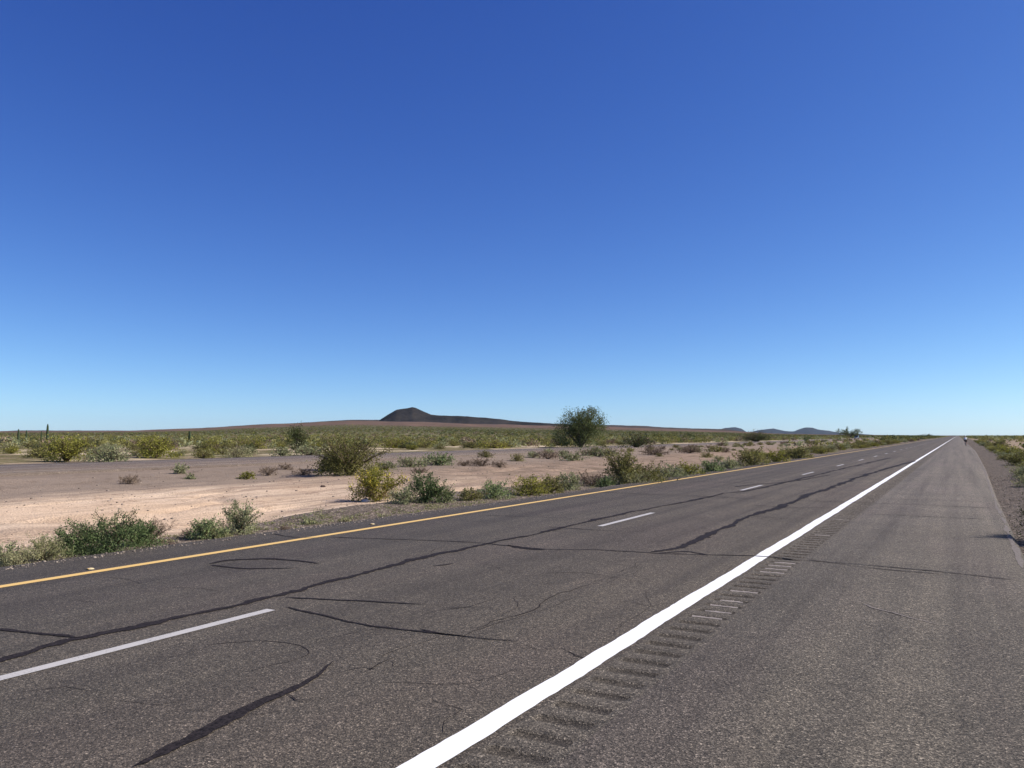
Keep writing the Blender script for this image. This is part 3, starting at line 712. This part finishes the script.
# plain beyond the far carriageway, nearest band
cnt = 0
while cnt < 210:
    rr_ = 58 + 130 * rng.uniform(0, 1) ** .8; a = R(rng.uniform(8, 66)); x = -math.sin(a) * rr_; y = math.cos(a) * rr_
    if x > -54.5: continue
    if x + 0 > -75 and y < 60 and vnoise(x / 8, y / 8, 3) > .1: continue
    st = rng.choice(['olive', 'grey', 'lime', 'dry', 'dark', 'pale'], p=[.42, .2, .12, .12, .06, .08]); s = rng.uniform(.7, 1.5)
    scatter(x, y, s, s * rng.uniform(.65, .95), st, ADJ[st] + ' scattered on the plain beyond the far carriageway', 'bushes scattered on the plain beyond the far carriageway', rng); cnt += 1
def scrub(name, n, r0, r1, a0, a1, nleaf, leafk, seed, mats, smin, smax, label, cond):
    rng = np.random.default_rng(seed); r = np.sqrt(rng.uniform(r0 ** 2, r1 ** 2, n)); a = np.radians(rng.uniform(a0, a1, n))
    x = -np.sin(a) * r; y = np.cos(a) * r; k = cond(x, y); x, y, r = x[k], y[k], r[k]; n = len(x); z = height(x, y)
    s = rng.uniform(smin, smax, n); C = []; S = []; mi = []
    grp = rng.choice(len(mats), n, p=[m[1] for m in mats])
    u = rng.normal(size=(n, nleaf, 3)); u /= np.linalg.norm(u, axis=2)[..., None]; u *= rng.uniform(.35, 1.05, (n, nleaf, 1))
    u[..., 2] = np.abs(u[..., 2]) * .95 + .05
    P = np.stack([x, y, z], 1)[:, None, :] + u * s[:, None, None] * np.array([1, 1, 1.0])
    V, Q = leaf_quads(P.reshape(-1, 3), 1.0, rng, .55)
    V = V.reshape(n * nleaf, 4, 3); c = V.mean(1, keepdims=True); V = c + (V - c) * (np.repeat(s * leafk, nleaf))[:, None, None]
    me = mesh_np(name, V.reshape(-1, 3), [Q])
    for m, p in mats: me.materials.append(M[m])
    me.polygons.foreach_set('material_index', np.repeat(grp, nleaf).astype(np.int32)); me.update()
    o = link(name, me); tag(o, label, 'scrub', kind='stuff')
mx = [('olive', .50), ('grey', .15), ('lime', .05), ('dry', .16), ('dark', .14)]
scrub('distant_scrub', 7500, 120, 520, -1, 68, 84, .29, 5, mx, .5, 1.6, 'dense olive creosote scrub covering the plain to the foot of the hills', lambda x, y: (x < -55) & (np.hypot(x, y) > 125) & (vnoise(x / 22, y / 22, 91) + .5 * vnoise(x / 7, y / 7, 92) > -.22))
scrub('far_slope_scrub', 16000, 500, 2100, 0, 68, 22, .52, 6, mx, .9, 1.7, 'fine olive speckle of scrub on the far slopes', lambda x, y: x < -58)
scrub('median_scrub', 4200, 110, 1500, 0, 18, 26, .6, 8, mx, .5, 1.2, 'scrub closing in on the road near its vanishing point', lambda x, y: (x < -13.5) & (x > -37))
scrub('right_plain_scrub', 1500, 22, 1300, -14, 0, 34, .5, 7, mx, .5, 1.1, 'olive scrub on the plain right of the road', lambda x, y: (x > 8.0))
mx2 = [('olive', .55), ('grey', .15), ('dark', .30)]
scrub('roadside_thicket', 900, 240, 1500, 1.0, 4.2, 60, .32, 15, mx2, 1.0, 2.3, 'dark thicket of taller bushes left of the road near its vanishing point', lambda x, y: (x < -14.5))
scrub('right_thicket', 900, 240, 1500, -9, -.35, 60, .32, 16, mx2, 1.0, 2.2, 'dark thicket of taller bushes right of the road near its vanishing point', lambda x, y: (x > 5.5))
scrub('plain_thicket', 1300, 220, 1500, 4, 34, 60, .32, 17, mx2, 1.2, 2.5, 'dark taller desert trees dotting the far edge of the plain', lambda x, y: (x < -60))
def weeds():                                         # sprouting weeds and litter of dry stalks along both verges
    rng = np.random.default_rng(9); P = []
    for k in range(900):
        y = rng.uniform(5, 60) if k % 4 else rng.uniform(20, 60)
        if k % 4: x = led(y) - .5 - abs(rng.normal(0, .9)) - .2
        else: x = red(y) + 1.2 + abs(rng.normal(0, 1.2))
        n = rng.integers(10, 50); s = rng.uniform(.03, .10)
        c = rng.normal(0, s, (n, 3)); c[:, 2] = np.abs(c[:, 2]) * .6; P.append(c + [x, y, hz(x, y)])
    V, Q = leaf_quads(np.concatenate(P), .045, rng, .3, .8)
    o = link('verge_weeds', mesh_np('verge_weeds', V, [Q]), M['pale']); tag(o, 'sparse low weeds and dry stalks on the gravel verges', 'weeds', kind='stuff')
weeds()
def pebbles():
    rng = np.random.default_rng(10); ico = []
    t = (1 + 5 ** .5) / 2
    B = np.array([(-1, t, 0), (1, t, 0), (-1, -t, 0), (1, -t, 0), (0, -1, t), (0, 1, t), (0, -1, -t), (0, 1, -t), (t, 0, -1), (t, 0, 1), (-t, 0, -1), (-t, 0, 1)]) / 1.9
    Fi = np.array([(0, 11, 5), (0, 5, 1), (0, 1, 7), (0, 7, 10), (0, 10, 11), (1, 5, 9), (5, 11, 4), (11, 10, 2), (10, 7, 6), (7, 1, 8), (3, 9, 4), (3, 4, 2), (3, 2, 6), (3, 6, 8), (3, 8, 9), (4, 9, 5), (2, 4, 11), (6, 2, 10), (8, 6, 7), (9, 8, 1)])
    n = 14000; y = rng.uniform(4.5, 45, n) ; side = rng.uniform(0, 1, n) < .62
    y = np.where(side, 4.5 + 40 * rng.uniform(0, 1, n) ** 1.6, 9 + 36 * rng.uniform(0, 1, n) ** 1.3)
    x = np.where(side, led(y) + .35 - np.abs(rng.normal(0, 1.4, n)), red(y) + .15 + np.abs(rng.normal(0, 1.8, n)))
    w = rng.uniform(0, 1, n) < .14; x = np.where(w & side, rng.uniform(-36, -14, n), x); y = np.where(w & side, rng.uniform(8, 60, n), y)
    z = np.where((x > led(y) + .02) & (x < 0), 0.0, height(x, y)); s = .008 + .022 * rng.uniform(0, 1, n) ** 3; s = np.where(w & side, s * 2.0, s)
    V = B[None] * s[:, None, None] * rng.uniform(.6, 1.3, (n, 12, 3)) * [1, 1, .6] + np.stack([x, y, z + s * .15], 1)[:, None]
    Fa = (Fi[None] + (np.arange(n) * 12)[:, None, None]).reshape(-1, 3)
    o = link('loose_gravel', mesh_np('loose_gravel', V.reshape(-1, 3), [Fa]), M['stone']); tag(o, 'loose stones scattered over both verges and the wash', 'gravel', kind='stuff')
pebbles()

def rock(px, py, s, label, m, seed):
    import bmesh
    bm = bmesh.new(); bmesh.ops.create_icosphere(bm, subdivisions=3, radius=1.0); rnd = np.random.default_rng(seed)
    co = np.array([v.co for v in bm.verts]); d = fbm(co[:, 0] * 1.3 + 9, co[:, 1] * 1.3 + co[:, 2] * 1.7, seed, 4)
    for v, q in zip(bm.verts, d): v.co = v.co * (1 + .6 * q); v.co.x *= s * 1.25; v.co.y *= s; v.co.z *= s * .7
    me = bpy.data.meshes.new('rock'); bm.to_mesh(me); bm.free(); x, y = at(px, py)
    o = link('rock', me, m, loc=(x, y, hz(x, y) + s * .2)); tag(o, label, 'rock')
mw = simple('pale_rock', (.62, .56, .48), .9, .1, .2, 8); md = simple('brown_rock', (.12, .085, .065), .9, .1, .3, 8)
rock(366, 502, .13, 'whitish rock at the left foot of the yellow-flowered shrub', mw, 3)
rock(323, 487, .10, 'small dark stone alone on the pale sand left of the yellow-flowered shrub', md, 4)
rock(356, 495, .08, 'small tan stone left of the whitish rock', simple('tan_rock', (.35, .25, .17), .9, .1, .2, 8), 5)
rock(172, 545, .05, 'dark stone on the gravel between the largest green shrub and the yellow line', md, 6)

# ------------------------------------------------------------------ saguaros
def saguaro(x, y, H, r, label, arms=(), seed=0):
    root = link('saguaro', None, loc=(x, y, hz(x, y) - .05)); tag(root, label, 'cactus', 'saguaros on the plain')
    def col(pts, rad, name):
        mb = MB(); k = 26; V = []
        for p, q in zip(pts, rad):
            for j in range(k):
                a = 2 * math.pi * j / k; rr = q * (1 if j % 2 else .84); V.append((p[0] + rr * math.cos(a), p[1] + rr * math.sin(a), p[2]))
        n = len(pts); mb.add(V, [(i * k + j, i * k + (j + 1) % k, (i + 1) * k + (j + 1) % k, (i + 1) * k + j) for i in range(n - 1) for j in range(k)])
        mb.add(V[-k:] + [tuple(pts[-1][:2]) + (pts[-1][2] + rad[-1] * .4,)], [(j, (j + 1) % k, k) for j in range(k)])
        link(name, mb.mesh(name), M['cactus'], root)
    zs = np.linspace(0, H, 9); col([(0, 0, z) for z in zs], [r * f for f in (.78, .9, 1, 1, 1, 1, .97, .85, .45)], 'trunk')
    for (az, z0, up) in arms:
        mb = MB(); ca, sa = math.cos(az), math.sin(az); q = r * 1.1; o = r + .38
        pts = [(ca * r * .6, sa * r * .6, z0), (ca * (r + .2), sa * (r + .2), z0 + .02), (ca * o, sa * o, z0 + .18), (ca * o, sa * o, z0 + up * .6), (ca * o, sa * o, z0 + up)]
        mb.tube(pts, [r * .5, r * .55, r * .6, r * .6, r * .3], 12); link('arm', mb.mesh('arm'), M['cactus'], root)
def sag_at(px, ytop, ybase, wpx, label, arms=()):
    x, y = at(px, ybase); d = depth(x, y); saguaro(x, y, (ybase - ytop) * d / F, wpx * d / F / 2, label, arms)
sag_at(47, 424, 446, 2.2, 'tallest slim saguaro column rising above the skyline at the left')
sag_at(18, 429, 446, 1.8, 'shorter saguaro left of the tallest column', ((2.4, .8, .9),))
sag_at(26, 430, 446, 1.6, 'saguaro stub between the shorter saguaro and the tallest column')
sag_at(189.5, 431, 444, 2.2, 'thick short saguaro right of the bright yellow-green bush')
sag_at(41, 431, 446, 1.2, 'thin saguaro close against the left of the tallest column')

# ------------------------------------------------------------------ hills
def hill(name, prof, D, m, thick, base, label, seed=1, rough=1.0):
    """a ridge at distance D: prof gives (bearing px, rise px) of its crest; real cross-section of given depth"""
    pxs = np.array([p[0] for p in prof], float); hh = np.array([p[1] for p in prof], float)
    q = np.linspace(pxs[0], pxs[-1], 160); h = np.interp(q, pxs, hh)
    h = np.maximum(h + fbm(q / 9, q * 0, seed, 5) * rough * np.clip(h / 4, 0, 1), 0); nt_ = 25; V = []
    for i, (p, e) in enumerate(zip(q, h)):
        b = math.radians(az_of(p)); dx, dy = -math.sin(b), math.cos(b)
        scl = D / math.cos(math.atan((p - 512) / F)) * 1.0
        for t in np.linspace(-1, 1, nt_):
            r = scl + t * thick; prof_ = (1 - abs(t)) ** 1.15
            X, Y = dx * r, dy * r
            zz = base + (e / F * D + CAM_H - base if e > 0 else 0) * prof_
            zz += float(fbm(np.array([X / (thick * .25)]), np.array([Y / (thick * .25)]), seed + 3, 4)[0]) * e / F * D * .22 * (1 - prof_) * prof_ * 4
            V.append((X, Y, zz))
    n = len(q); i, j = np.meshgrid(np.arange(n - 1), np.arange(nt_ - 1), indexing='ij')
    Q = np.stack([i * nt_ + j, i * nt_ + j + 1, (i + 1) * nt_ + j + 1, (i + 1) * nt_ + j], -1).reshape(-1, 4)
    me = mesh_np(name, np.array(V), [Q]); smooth(me)
    o = link(name, me, m); tag(o, kind='structure')
def rockmat(name, a, b2, sc):
    m, nt, b = mat(name); P = pos(nt); f = noise(nt, P, sc, 7, .65); g = noise(nt, P, sc * 6, 5, .7)
    c = mix(nt, ramp(nt, mth(nt, 'ADD', mth(nt, 'MULTIPLY', f, .6), mth(nt, 'MULTIPLY', g, .4)), [(.38, 0.0), (.62, 1.0)]), a, b2)
    L(nt, c, b.inputs['Base Color']); b.inputs['Roughness'].default_value = 1; b.inputs['Specular IOR Level'].default_value = 0
    bump(nt, b, f, 1.0, 12); return m
M['lava'] = rockmat('dark_volcanic_rock', (.012, .011, .011), (.045, .037, .031), .009)
M['ridge'] = rockmat('brown_volcanic_rock', (.045, .036, .034), (.085, .062, .05), .004)
M['farmt'] = rockmat('far_mountain_rock', (.022, .026, .034), (.045, .046, .05), .002)
hill('volcanic_hill', [(374, 0), (379, 14.5), (384, 17.5), (391, 22), (397, 25.6), (403, 26.4), (408, 27.0), (413, 28.2), (417, 27.2), (424, 23.8), (432, 20.6), (440, 20), (455, 19.5), (468, 19), (480, 18), (495, 16.8), (510, 15), (525, 13.2), (540, 12.4), (556, 11.8), (575, 10.8), (600, 10), (610, 0)], 4300, M['lava'], 420, -5, '', 5, .35)
hill('low_ridge', [(-120, 3), (0, 4.0), (20, 5.0), (130, 4.6), (175, 5.5), (200, 7.0), (250, 10.2), (300, 12.4), (345, 15.2), (362, 15.6), (385, 15.2), (420, 14), (470, 10), (480, 0)], 4800, M['ridge'], 500, -5, '', 6, .3)
hill('low_ridge', [(560, 0), (600, 10.4), (640, 9.6), (655, 8.6), (680, 7.2), (700, 6.8), (725, 6.2), (745, 3.5), (775, 1.5), (800, 0)], 5200, M['ridge'], 500, -5, '', 7, .3)
hill('distant_mountain', [(690, 0), (715, 3), (722, 6.2), (728, 7.6), (736, 7.8), (742, 6.6), (747, 3.6), (752, 3.4), (758, 5.0), (766, 5.8), (774, 6.6), (779, 5.6), (785, 4.2), (795, 4.2), (801, 6.8), (806, 7.8), (813, 7.8), (818, 5.8), (828, 4.4), (840, 2.6), (860, 1.5), (880, 0)], 13500, M['farmt'], 900, -5, '', 8, .8)

# ------------------------------------------------------------------ pavement markers and tyre scrap
def marker(px, py, label):
    x, y = at(px, py, flat=True); root = link('road_marker', None, loc=(x, y, .004)); tag(root, label, 'road marker', 'raised markers beside the yellow line')
    mb = MB(); mb.box((0, 0, .008), (.09, .08, .016), .7); link('base', mb.mesh('base'), M['mark'], root)
    mb = MB(); mb.box((0, -.036, .009), (.06, .008, .011), .9); link('reflector', mb.mesh('reflector'), M['amber'], root)
M['mark'] = simple('marker_plastic', (.55, .43, .24), .6, .3, .15, 30); M['amber'] = simple('amber_reflector', (.7, .38, .08), .2, .5, .05, 30)
marker(90, 569.5, 'pale raised marker outside the yellow line in front of the largest green shrub')
marker(372, 524.5, 'pale raised marker outside the yellow line below the yellow-flowered shrub')

# ------------------------------------------------------------------ cyclist
def skin_body(name, verts, edges, radii, m, parent, sub=2):
    me = bpy.data.meshes.new(name); me.from_pydata(verts, edges, []); o = link(name, me, m, parent)
    mod = o.modifiers.new('skin', 'SKIN'); mod.use_smooth_shade = True
    sv = me.skin_vertices[0].data
    for i, r in enumerate(radii): sv[i].radius = (r, r) if not hasattr(r, '__len__') else r
    sv[0].use_root = True
    s = o.modifiers.new('sub', 'SUBSURF'); s.levels = sub; s.render_levels = sub
    return o
def cyclist(x, y):
    bk = link('bicycle', None, loc=(x, y, .0)); tag(bk, 'dark touring bicycle ridden away along the far road shoulder', 'bicycle')
    fm = simple('dark_bike_frame', (.03, .03, .04), .35, .5, .1, 10); mt = simple('bike_metal', (.35, .35, .36), .35, .5, .1, 10, 1)
    Rw = .34
    for yy in (-.50, .52):
        wh = link('wheel', None, parent=bk); wh.location = (0, yy, Rw)
        mb = MB(); mb.tube([(0, math.cos(a) * (Rw - .015), math.sin(a) * (Rw - .015)) for a in np.linspace(0, 2 * math.pi, 33)], .016, 6, False); link('tyre', mb.mesh('tyre'), M['rubber'], wh)
        mb = MB(); mb.tube([(0, math.cos(a) * (Rw - .04), math.sin(a) * (Rw - .04)) for a in np.linspace(0, 2 * math.pi, 33)], .009, 5, False)
        for k in range(14):
            a = k * 2 * math.pi / 14; mb.tube([(0, 0, 0), (0, math.cos(a) * (Rw - .04), math.sin(a) * (Rw - .04))], .0015, 3, False)
        mb.tube([(-.04, 0, 0), (.04, 0, 0)], .02, 8); link('rim', mb.mesh('rim'), mt, wh)
    BB = (0, -.03, .28); ST = (0, -.20, .80); HT = (0, .33, .84); HB = (0, .37, .70)
    mb = MB(); mb.tube([BB, ST], .016); mb.tube([ST, HT], .016); mb.tube([BB, HB], .019); mb.tube([HT, HB], .02)
    for s in (-1, 1):
        mb.tube([(s * .02, -.03, .28), (s * .06, -.50, .34)], .009); mb.tube([(s * .02, -.19, .77), (s * .06, -.50, .34)], .009); mb.tube([(s * .04, .38, .68), (s * .05, .52, .34)], .011)
    mb.tube([(-.05, .38, .69), (.05, .38, .69)], .012); link('frame', mb.mesh('frame'), fm, bk)
    mb = MB(); mb.tube([ST, (0, -.22, .93)], .012); mb.tube([(0, -.36, .955), (0, -.28, .96), (0, -.16, .955), (0, -.06, .95)], [.055, .07, .035, .015], 8); link('saddle', mb.mesh('saddle'), M['rubber'], bk)
    mb = MB(); mb.tube([HT, (0, .34, .96), (0, .42, .99)], .013); mb.tube([(-.22, .42, .99), (.22, .42, .99)], .013)
    for s in (-1, 1): mb.tube([(s * .22, .42, .99), (s * .22, .52, .97), (s * .22, .53, .89), (s * .22, .44, .85)], .013)
    link('handlebar', mb.mesh('handlebar'), M['rubber'], bk)
    mb = MB(); mb.tube([(-.09, -.03, .28), (.09, -.03, .28)], .02); mb.tube([(.09, -.03, .28), (.09, -.03, .11)], .012); mb.tube([(-.09, -.03, .28), (-.09, -.03, .45)], .012)
    mb.box((.13, -.03, .11), (.09, .09, .02)); mb.box((-.13, -.03, .45), (.09, .09, .02)); link('crank', mb.mesh('crank'), mt, bk)
    # rider
    p = link('person', None, loc=(x, y, 0)); tag(p, 'cyclist seen from behind in a pale jersey, black shorts and white helmet', 'person')
    skin = simple('skin', (.42, .25, .18), .6, .3, .05, 8)
    V = [(0, -.22, 1.0), (0, -.12, 1.16), (0, .02, 1.32), (0, .12, 1.43), (0, .17, 1.50), (0, .20, 1.58), (0, .22, 1.68)]; E_ = [(i, i + 1) for i in range(6)]; Rd = [.14, .135, .15, .13, .055, .085, .075]
    for s in (-1, 1):
        b0 = len(V); V += [(s * .17, .10, 1.40), (s * .22, .22, 1.20), (s * .22, .38, 1.06), (s * .22, .45, 1.01)]; Rd += [.06, .045, .035, .03]; E_ += [(3, b0), (b0, b0 + 1), (b0 + 1, b0 + 2), (b0 + 2, b0 + 3)]
        b1 = len(V); lo = s > 0
        if lo: V += [(s * .09, -.20, .94), (s * .10, .06, .60), (s * .12, -.06, .20), (s * .13, .04, .13)]
        else: V += [(s * .09, -.20, .95), (s * .11, .20, .82), (s * .12, -.04, .53), (s * .13, .06, .48)]
        Rd += [.095, .062, .042, .04]; E_ += [(0, b1), (b1, b1 + 1), (b1 + 1, b1 + 2), (b1 + 2, b1 + 3)]
    skin_body('body', V, E_, Rd, skin, p)
    hand_m = skin
    skin_body('jersey', [(0, -.21, 1.05), (0, -.12, 1.17), (0, .02, 1.33), (0, .11, 1.43), (-.18, .11, 1.40), (-.215, .19, 1.27), (.18, .11, 1.40), (.215, .19, 1.27)], [(0, 1), (1, 2), (2, 3), (3, 4), (4, 5), (3, 6), (6, 7)], [.155, .155, .17, .12, .075, .06, .075, .06], simple('pale_jersey', (.62, .66, .66), .8, .2, .05, 8), p)
    skin_body('shorts', [(0, -.23, 1.0), (-.09, -.20, .95), (-.107, .06, .87), (.09, -.20, .93), (.10, -.05, .74)], [(0, 1), (1, 2), (0, 3), (3, 4)], [.165, .115, .085, .115, .085], simple('black_shorts', (.010, .010, .011), .8, .2, .05, 8), p)
    skin_body('shoes', [(.13, -.03, .14), (.13, .13, .13)], [(0, 1)], [.045, .04], M['rubber'], p, 1); skin_body('shoes', [(-.13, -.03, .48), (-.13, .13, .475)], [(0, 1)], [.045, .04], M['rubber'], p, 1)
    skin_body('helmet', [(0, .12, 1.66), (0, .21, 1.71), (0, .31, 1.67)], [(0, 1), (1, 2)], [.075, .105, .07], simple('white_helmet', (.75, .77, .76), .4, .4, .03, 8), p)
cyclist(1.05, 152)

# ------------------------------------------------------------------ oncoming vehicle, far away on the far carriageway
def car(x, y):
    root = link('car', None, loc=(x, y, .036)); tag(root, 'distant dark off-road car with a pale bumper coming along the far carriageway', 'car')
    body = simple('dark_car_paint', (.03, .035, .038), .3, .5, .05, 3); gl = simple('car_glass', (.02, .025, .03), .4, .3, .02, 3); wt = simple('pale_bumper', (.6, .6, .56), .5, .3, .03, 3)
    mb = MB(); mb.box((0, 0, .78), (1.86, 4.7, .75), .97); mb.box((0, .35, 1.42), (1.74, 3.3, .62), .84); o = link('body', mb.mesh('body'), body, root)
    bv = o.modifiers.new('b', 'BEVEL'); bv.width = .08; bv.segments = 3
    mb = MB(); mb.add([(-.76, -1.305, 1.18), (.76, -1.305, 1.18), (.66, -1.06, 1.68), (-.66, -1.06, 1.68)], [(0, 1, 2, 3)]); link('windscreen', mb.mesh('windscreen'), gl, root)
    mb = MB(); mb.box((0, -2.38, .62), (1.8, .14, .34)); link('bumper', mb.mesh('bumper'), wt, root)
    lm = simple('headlight_glass', (.8, .8, .78), .1, .6, .02, 3)
    for s in (-1, 1):
        mb = MB(); mb.tube([(s * .70, -2.33, .92), (s * .70, -2.37, .92)], .12, 12); link('headlight', mb.mesh('headlight'), lm, root)
        for yy in (-1.45, 1.4):
            w = link('wheel', None, parent=root); w.location = (s * .84, yy, .37)
            mb = MB(); mb.tube([(-.12, 0, 0), (.12, 0, 0)], .37, 20); link('tyre', mb.mesh('tyre'), M['rubber'], w)
            mb = MB(); mb.tube([(s * .10, 0, 0), (s * .13, 0, 0)], .21, 14); link('rim', mb.mesh('rim'), lm, w)
car(-46.1, 452)

# ------------------------------------------------------------------ haze
def haze():
    mb = MB(); mb.box((0, 0, (420 - 12) / 2), (38000, 38000, 432)); m = bpy.data.materials.new('haze_air'); m.use_nodes = True; nt = m.node_tree
    nt.nodes.remove(nt.nodes['Principled BSDF']); v = nt.nodes.new('ShaderNodeVolumePrincipled')
    v.inputs['Color'].default_value = (.62, .80, 1, 1); v.inputs['Density'].default_value = 1.1e-5; v.inputs['Anisotropy'].default_value = .2
    L(nt, v.outputs[0], nt.nodes['Material Output'].inputs['Volume'])
    o = link('haze', mb.mesh('haze'), m); tag(o, kind='stuff')
haze()

# ------------------------------------------------------------------ light
SUN_AZ, SUN_EL = 60.0, 40.0                       # degrees clockwise from +Y, and above the horizon
w = bpy.data.worlds.new('World'); SC.world = w; w.use_nodes = True; nt = w.node_tree; bg = nt.nodes['Background']
sky = nt.nodes.new('ShaderNodeTexSky'); sky.sky_type = 'NISHITA'; sky.sun_disc = False
sky.sun_elevation = R(SUN_EL); sky.sun_rotation = R(SUN_AZ); sky.altitude = 200; sky.air_density = 0.6; sky.dust_density = .3; sky.ozone_density = 1.0
# photographic response: one contrast exponent and one gain per colour channel of the sky
sp = nt.nodes.new('ShaderNodeSeparateColor'); cb = nt.nodes.new('ShaderNodeCombineColor'); L(nt, sky.outputs[0], sp.inputs[0])
for i_, (g_, k_) in enumerate(((1.38, .345), (1.24, .53), (.82, 1.42))):
    L(nt, mth(nt, 'MULTIPLY', mth(nt, 'POWER', sp.outputs[i_], g_), k_), cb.inputs[i_])
L(nt, cb.outputs[0], bg.inputs['Color']); bg.inputs['Strength'].default_value = .10
sd = bpy.data.lights.new('sun', 'SUN'); sd.energy = 4.8; sd.angle = R(.53); sd.color = (1, .95, .88)
so = bpy.data.objects.new('sun', sd); COL.objects.link(so)
az, el = R(SUN_AZ), R(SUN_EL); dv = Vector((math.sin(az) * math.cos(el), math.cos(az) * math.cos(el), math.sin(el)))
so.rotation_euler = dv.to_track_quat('Z', 'Y').to_euler(); so.location = (20, -10, 40)
SC.view_settings.view_transform = 'Standard'; SC.view_settings.look = 'None'; SC.view_settings.gamma = 1; SC.view_settings.exposure = .5
SC.render.engine = 'CYCLES'; SC.cycles.max_bounces = 6; SC.cycles.transparent_max_bounces = 8; SC.cycles.volume_bounces = 1
